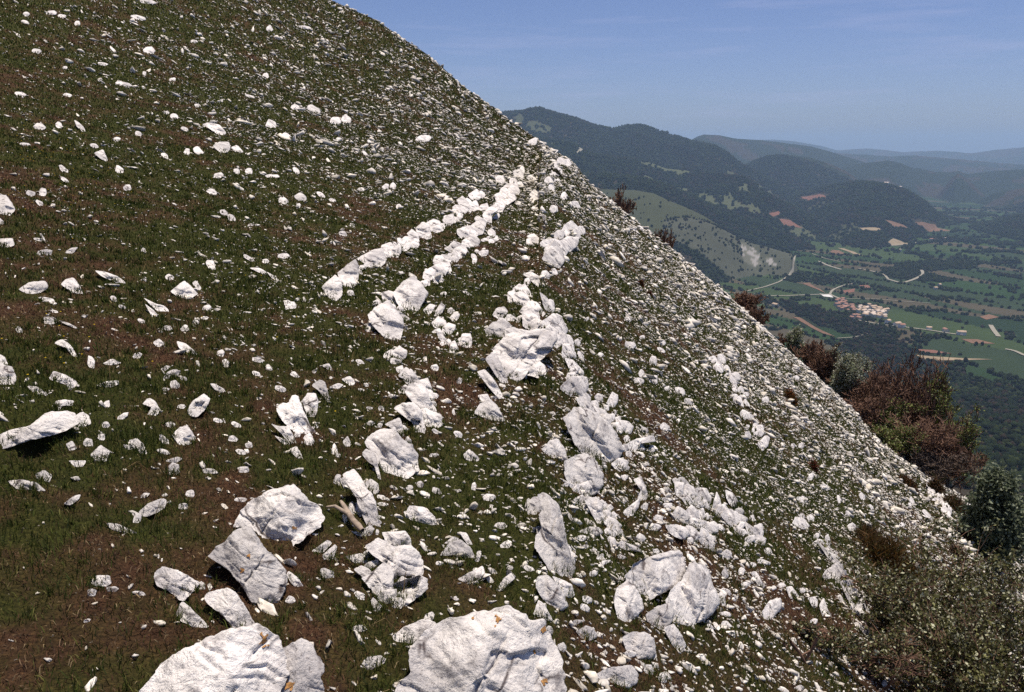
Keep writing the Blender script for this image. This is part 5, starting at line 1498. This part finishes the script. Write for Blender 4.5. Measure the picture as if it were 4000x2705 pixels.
CLEAR = []
def strip(name, pts, width, lift, mat, kind='structure'):
    """a road laid over the land along photo points"""
    a = np.array(pts, float)
    s = np.concatenate([[0], np.cumsum(np.hypot(*np.diff(a, axis=0).T))])
    q = np.linspace(0, s[-1], max(8, int(s[-1] / 2)))
    P = vhit(np.interp(q, s, a[:, 0]), np.interp(q, s, a[:, 1]))
    P = P[~np.isnan(P[:, 0])]
    xy = P[:, :2]
    for _ in range(2):
        xy[1:-1] = .5 * xy[1:-1] + .25 * (xy[:-2] + xy[2:])
    # refine
    dl = np.concatenate([[0], np.cumsum(np.hypot(*np.diff(xy, axis=0).T))])
    qq = np.arange(0, dl[-1], 9.0)
    xy = np.stack([np.interp(qq, dl, xy[:, 0]), np.interp(qq, dl, xy[:, 1])], -1)
    t = np.gradient(xy, axis=0); t /= np.linalg.norm(t, axis=1, keepdims=True) + 1e-9
    nrm = np.stack([-t[:, 1], t[:, 0]], -1)
    rows = [xy + nrm * k * width / 2 for k in (-1, 0, 1)]
    V = np.stack(rows, 0).reshape(-1, 2)
    z = valley_z(V[:, 0], V[:, 1]) + lift
    o = mesh_np(name, np.column_stack([V, z]), grid_faces(3, len(xy)), mat, smooth=True)
    tag(o, kind=kind)
    for p in xy[::2]: CLEAR.append((p[0], p[1], width * .5 + 5))

def patch(name, quad, mat, lift=.9):
    """a field between four photo points"""
    P = vhit([p[0] for p in quad], [p[1] for p in quad])
    if np.isnan(P).any(): return
    n = 16
    u, v = np.meshgrid(np.linspace(0, 1, n), np.linspace(0, 1, n), indexing='ij')
    u2, v2 = u, v
    xy = ((1 - u2) * (1 - v2))[..., None] * P[0, :2] + (u2 * (1 - v2))[..., None] * P[1, :2] + (u2 * v2)[..., None] * P[2, :2] + ((1 - u2) * v2)[..., None] * P[3, :2]
    L = np.linalg.norm(P[0] - P[2])
    xy = xy + np.stack([fbm2(xy[..., 0] * .012, xy[..., 1] * .012, 2, 71), fbm2(xy[..., 0] * .012, xy[..., 1] * .012, 2, 72)], -1) * min(14, L * .04)
    z = valley_z(xy[..., 0], xy[..., 1]) + lift
    o = mesh_np(name, np.concatenate([xy, z[..., None]], -1).reshape(-1, 3), grid_faces(n, n), mat, smooth=True)
    tag(o, kind='structure')
    c = xy.reshape(-1, 2)[::2]
    for p in c: CLEAR.append((p[0], p[1], L / 18 + 4))

def build_fields():
    br = mat_plain('ploughed_soil', (.165, .095, .060), .2, .05, .95)
    rd = mat_plain('red_soil', (.18, .085, .060), .15, .05, .95)
    tn = mat_plain('stubble', (.27, .21, .135), .15, .05, .95)
    rm = mat_plain('pale_road', (.27, .25, .20), .1, .1, .9)
    B = [([(815, 360), (862, 356), (968, 428), (920, 408)], br, 6), ([(748, 588), (795, 592), (1032, 722), (965, 706)], br, 6),
         ([(1085, 410), (1170, 396), (1165, 418), (1105, 430)], rd, 6), ([(1200, 374), (1258, 372), (1278, 390), (1212, 396)], rd, 6),
         ([(1580, 808), (1700, 814), (1830, 838), (1650, 832)], rd, 6), ([(1585, 848), (1720, 858), (2112, 880), (1640, 884)], tn, 6),
         ([(2015, 588), (2080, 570), (2148, 590), (2060, 608)], br, 6), ([(1890, 738), (2000, 740), (2115, 770), (1960, 768)], br, 6),
         ([(1395, 82), (1430, 55), (1575, 86), (1440, 106)], tn, 6), ([(1000, 132), (1040, 135), (1110, 165), (1060, 158)], br, 6),
         ([(1050, 118), (1100, 124), (1235, 172), (1180, 166)], tn, 6),
         ([(1360, 519), (1440, 508), (1470, 520), (1400, 537)], rd, 8), ([(1263, 615), (1310, 619), (1368, 657), (1285, 642)], rd, 8),
         ([(1220, 590), (1262, 580), (1272, 594), (1232, 605)], rd, 8), ([(1728, 620), (1790, 638), (1836, 662), (1760, 650)], br, 8),
         ([(1850, 632), (1940, 638), (2022, 668), (1950, 668)], br, 8), ([(1612, 654), (1700, 656), (1708, 669), (1640, 668)], tn, 8),
         ([(1480, 754), (1520, 750), (1555, 766), (1500, 766)], br, 8)]
    for q, m, k in B:
        patch('ploughed_field', z6(q) if k == 6 else z8(q), m)
    R = [([(300, 425), (420, 430), (560, 446), (720, 445), (880, 438), (1000, 435)], 9), ([(1000, 435), (1010, 410), (1050, 390), (1110, 370), (1180, 362)], 8),
         ([(1000, 435), (1040, 455), (1075, 467)], 9), ([(430, 415), (560, 385), (660, 350), (718, 310), (750, 280), (752, 220), (765, 165)], 7),
         ([(1180, 608), (1260, 625), (1340, 640), (1420, 650), (1520, 660), (1680, 680), (1800, 700), (1910, 714)], 8),
         ([(1390, 332), (1480, 358), (1510, 355), (1580, 330), (1640, 300), (1620, 268)], 12), ([(1420, 104), (1540, 95), (1600, 80), (1725, 68)], 12),
         ([(2090, 645), (2110, 680), (2147, 726)], 12), ([(2190, 808), (2250, 818), (2330, 856)], 10),
         ([(1110, 466), (1290, 466), (1480, 482), (1680, 496)], 4), ([(1050, 735), (1160, 728), (1230, 712), (1275, 698)], 4),
         ([(1190, 260), (1260, 272), (1370, 300), (1395, 332)], 9), ([(880, 160), (960, 190), (1070, 215)], 5), ([(925, 210), (985, 240), (1085, 270)], 12)]
    for p, w in R:
        strip('road', z6(p), w * .8, 1.6, rm)
    strip('road', z8([(390, 330), (415, 322), (440, 315), (400, 308)]), 12, 2, rm)
    # gravel yard at the road junction
    patch('yard', z6([(930, 432), (1000, 436), (1025, 458), (960, 450)]), mat_plain('yard_gravel', (.6, .58, .56), .1, .1), 1.2)

def house_mesh(L, W, H, rise, eave=.5):
    """two meshes: walls with gables, and an overhanging gabled roof"""
    x, y = L / 2, W / 2
    V = [(-x, -y, -3), (x, -y, -3), (x, y, -3), (-x, y, -3), (-x, -y, H), (x, -y, H), (x, y, H), (-x, y, H), (-x, 0, H + rise), (x, 0, H + rise)]
    Fq = [(0, 1, 5, 4), (2, 3, 7, 6)]
    Ft = [(4, 8, 7), (5, 6, 9)]
    Fq += [(1, 2, 6, 5), (3, 0, 4, 7)]
    ex, ey = x + eave, y + eave
    dz = rise * eave / y
    t = .3
    R = [(-ex, -ey, H - dz + .05), (ex, -ey, H - dz + .05), (ex, 0, H + rise + .05), (-ex, 0, H + rise + .05), (ex, ey, H - dz + .05), (-ex, ey, H - dz + .05)]
    R2 = [(a, b, c + t) for a, b, c in R]
    RF = [(6, 7, 8, 9), (9, 8, 10, 11), (3, 2, 1, 0), (5, 4, 2, 3), (0, 1, 7, 6), (4, 5, 11, 10), (1, 2, 8, 7), (2, 4, 10, 8), (3, 0, 6, 9), (5, 3, 9, 11)]
    return (np.array(V, float), [np.array(Fq), np.array(Ft)]), (np.array(R + R2, float), np.array(RF))

def build_houses():
    rg = np.random.default_rng(77)
    W = [mat_plain('wall_cream', (.62, .55, .46), .1, .3), mat_plain('wall_white', (.74, .71, .68), .06, .3), mat_plain('wall_stone', (.48, .40, .34), .12, .3)]
    Rf = [mat_plain('roof_red', (.33, .185, .14), .18, .5), mat_plain('roof_tan', (.48, .36, .26), .15, .5), mat_plain('roof_pale', (.60, .50, .42), .12, .5)]
    protos = []
    for L, Wd, H, rs in ((12, 8, 6, 2), (10, 8, 7.5, 2), (15, 8.5, 6, 2.2), (9, 7, 5, 1.8)):
        protos.append(house_mesh(L, Wd, H, rs))
    def house(x, y, rz, k, wm, rm, label, group, sc=1.0, name='house'):
        z = float(valley_z(np.array([x]), np.array([y]))[0])
        e = empty(name, (x, y, z)); e.rotation_euler[2] = rz
        e.scale = (sc, sc, sc)
        tag(e, label, 'house', group)
        (wv, wf), (rv, rf) = protos[k]
        mesh_np('wall', wv, wf, wm, e); mesh_np('roof', rv, rf, rm, e)
        CLEAR.append((x, y, 11 * sc))
    def cluster(poly, n, gap, pick, label, group, sc=1.0):
        P = vhit([p[0] for p in poly], [p[1] for p in poly])[:, :2]
        lo, hi = P.min(0), P.max(0)
        got = []
        for _ in range(20000):
            if len(got) >= n: break
            q = rg.uniform(lo, hi)
            ins = False
            for i in range(len(P)):
                a, b = P[i], P[i - 1]
                if (a[1] > q[1]) != (b[1] > q[1]) and q[0] < (b[0] - a[0]) * (q[1] - a[1]) / (b[1] - a[1]) + a[0]: ins = not ins
            if ins and all(np.hypot(*(q - g)) > gap for g in got): got.append(q)
        for q in got:
            wm, rm = pick()
            house(q[0], q[1], rg.choice([.35, .35 + math.pi / 2]) + rg.normal(0, .12), rg.integers(0, 4), wm, rm, label, group, sc)
    cluster(zn([(640, 480), (800, 485), (800, 570), (940, 570), (930, 680), (860, 670), (780, 650), (650, 600)]), 22, 10.5,
            lambda: (W[rg.integers(0, 3)], Rf[0]), 'red-roofed house packed into the near end of the valley hamlet', 'red-roofed hamlet houses')
    cluster(zn([(950, 590), (1130, 570), (1260, 600), (1400, 640), (1400, 690), (1380, 760), (1300, 740), (1100, 730), (950, 660)]), 40, 10.5,
            lambda: (W[rg.integers(0, 2)], Rf[rg.integers(1, 3)]), 'cream house with a tan tiled roof in the far half of the valley hamlet', 'tan-roofed hamlet houses')
    cluster(zn([(870, 720), (990, 720), (1000, 770), (880, 775)]), 4, 13.5,
            lambda: (W[2], Rf[0]), 'reddish-roofed house beside the road just below the hamlet', 'houses below the hamlet')
    cluster(z8([(1700, 466), (1740, 462), (1800, 480), (1825, 494), (1780, 497), (1710, 482)]), 26, 24,
            lambda: (W[rg.integers(0, 3)], Rf[2]), 'pale house of the distant hilltop village', 'houses of the hilltop village', 2.0)
    S = [(zn([(1420, 830)])[0], 1, 1, 'white house by the road right of the hamlet'), (zn([(1560, 860)])[0], 2, 1, 'long white building by the road, second right of the hamlet'),
         (zn([(1630, 885)])[0], 0, 0, 'pink-toned house by the road, third right of the hamlet'), (zn([(2040, 920)])[0], 3, 1, 'small pale house where the valley road meets a dark hedge'),
         (z6([(1785, 690)])[0], 0, 0, 'red-roofed farmhouse at the far end of the hamlet road'), (z6([(1890, 708)])[0], 2, 1, 'last pale building at the end of the hamlet road'),
         (z6([(630, 518)])[0], 2, 1, 'low pale farm building alone in the fields left of the hamlet'), (z6([(1715, 400)])[0], 3, 1, 'lone white house in dark fields above the hamlet road'),
         (z6([(1742, 378)])[0], 3, 1, 'small white house behind the lone white house'), (z6([(1475, 145)])[0], 1, 2, 'pale farmhouse at a bend of a track in the upper fields'),
         (z6([(1690, 68)])[0], 2, 0, 'red-roofed farm at the end of the track by the tan field'), (z6([(1780, 60)])[0], 3, 2, 'pale speck of a house right of the track-end farm')]
    for (px, py), k, rk, lab in S:
        p = vhit([px], [py])[0]
        if not np.isnan(p[0]):
            house(p[0], p[1], rg.uniform(0, 3), k, W[rg.integers(0, 2)], Rf[rk], lab, 'scattered valley farmhouses', 1.15)

SUN = np.array([.14, .12, .95]); SUN /= np.linalg.norm(SUN)
def build_light():
    w = bpy.data.worlds.new('World'); bpy.context.scene.world = w
    w.use_nodes = True
    t = w.node_tree
    bg = t.nodes['Background']
    sky = t.nodes.new('ShaderNodeTexSky'); sky.sky_type = 'NISHITA'; sky.sun_disc = False
    el = math.asin(SUN[2]); rot = math.atan2(SUN[0], SUN[1])
    sky.sun_elevation = el; sky.sun_rotation = rot
    sky.altitude = 900; sky.air_density = .85; sky.dust_density = 1.7; sky.ozone_density = 2.0
    # faint streaks of cirrus high over the valley
    tc = t.nodes.new('ShaderNodeTexCoord'); mp = t.nodes.new('ShaderNodeMapping')
    mp.inputs['Scale'].default_value = (2.2, 2.2, 26)
    mp.inputs['Rotation'].default_value = (0, math.radians(3), 0)
    nz = t.nodes.new('ShaderNodeTexNoise'); nz.inputs['Scale'].default_value = 2.2; nz.inputs['Detail'].default_value = 6; nz.inputs['Roughness'].default_value = .6
    rp = t.nodes.new('ShaderNodeValToRGB'); rp.color_ramp.elements[0].position = .52; rp.color_ramp.elements[1].position = .8
    rp.color_ramp.elements[1].color = (.36, .36, .36, 1)
    mx = t.nodes.new('ShaderNodeMix'); mx.data_type = 'RGBA'
    mx.inputs[7].default_value = (6.2, 6.4, 7.4, 1)
    t.links.new(tc.outputs['Generated'], mp.inputs['Vector']); t.links.new(mp.outputs['Vector'], nz.inputs['Vector'])
    t.links.new(nz.outputs['Fac'], rp.inputs['Fac']); t.links.new(rp.outputs['Color'], mx.inputs[0])
    t.links.new(sky.outputs['Color'], mx.inputs[6]); tn = t.nodes.new('ShaderNodeMix'); tn.data_type = 'RGBA'; tn.blend_type = 'MULTIPLY'; tn.inputs[0].default_value = 1
    tn.inputs[7].default_value = (.98, 1.0, 1.28, 1)
    t.links.new(mx.outputs[2], tn.inputs[6]); t.links.new(tn.outputs[2], bg.inputs['Color'])
    bg.inputs['Strength'].default_value = .074
    L = bpy.data.lights.new('sun', 'SUN'); L.energy = 5.0; L.angle = math.radians(.5); L.color = (1, .90, .76)
    o = bpy.data.objects.new('sun', L); link(o)
    o.rotation_euler = Vector(SUN).to_track_quat('Z', 'Y').to_euler()

def build_haze():
    b = 33000.0
    zt, zb = 420.0, -1500.0
    V = np.array([(x * b, y * b, z) for z in (zb, zt) for y in (-1, 1) for x in (-1, 1)])
    F = np.array([(0, 2, 3, 1), (4, 5, 7, 6), (0, 1, 5, 4), (2, 6, 7, 3), (0, 4, 6, 2), (1, 3, 7, 5)])
    m = bpy.data.materials.new('haze_air'); m.use_nodes = True
    t = m.node_tree; t.nodes.clear()
    out = t.nodes.new('ShaderNodeOutputMaterial'); v = t.nodes.new('ShaderNodeVolumePrincipled')
    v.inputs['Color'].default_value = (.50, .71, 1.0, 1); v.inputs['Density'].default_value = HAZE
    v.inputs['Anisotropy'].default_value = .0
    t.links.new(v.outputs[0], out.inputs['Volume'])
    o = mesh_np('haze', V, F, m)
    tag(o, kind='stuff'); tag(o, 'thin blue air over the valley', 'haze')
HAZE = 6.0e-5

def build_camera():
    cam = bpy.data.cameras.new('camera'); o = bpy.data.objects.new('camera', cam); link(o)
    cam.sensor_width = 36; cam.lens = 36 * F_PX / 1024
    cam.clip_start = .1; cam.clip_end = 60000
    o.rotation_euler = (math.pi / 2 - PITCH, 0, 0)
    sc = bpy.context.scene
    sc.camera = o
    sc.render.engine = 'CYCLES'
    sc.view_settings.view_transform = 'Standard'; sc.view_settings.look = 'None'
    sc.view_settings.exposure = .12; sc.view_settings.gamma = 1
    sc.cycles.use_denoising = False
    sc.cycles.max_bounces = 5; sc.cycles.diffuse_bounces = 2; sc.cycles.transmission_bounces = 2; sc.cycles.volume_bounces = 1
    sc.cycles.transparent_max_bounces = 4
import time as _t
def run(fn):
    a = _t.time(); r = fn(); print(fn.__name__, round(_t.time() - a, 1), 's'); return r
run(build_light); run(build_camera); plant_mats()
run(build_rocks); run(build_hillside); run(build_stones); run(build_grass)
run(dead_branch); run(build_edge_plants); run(build_shrubs); run(evergreen); run(build_leafy)
run(build_terrain); run(build_fields); run(build_houses); run(build_woods)
run(build_haze)
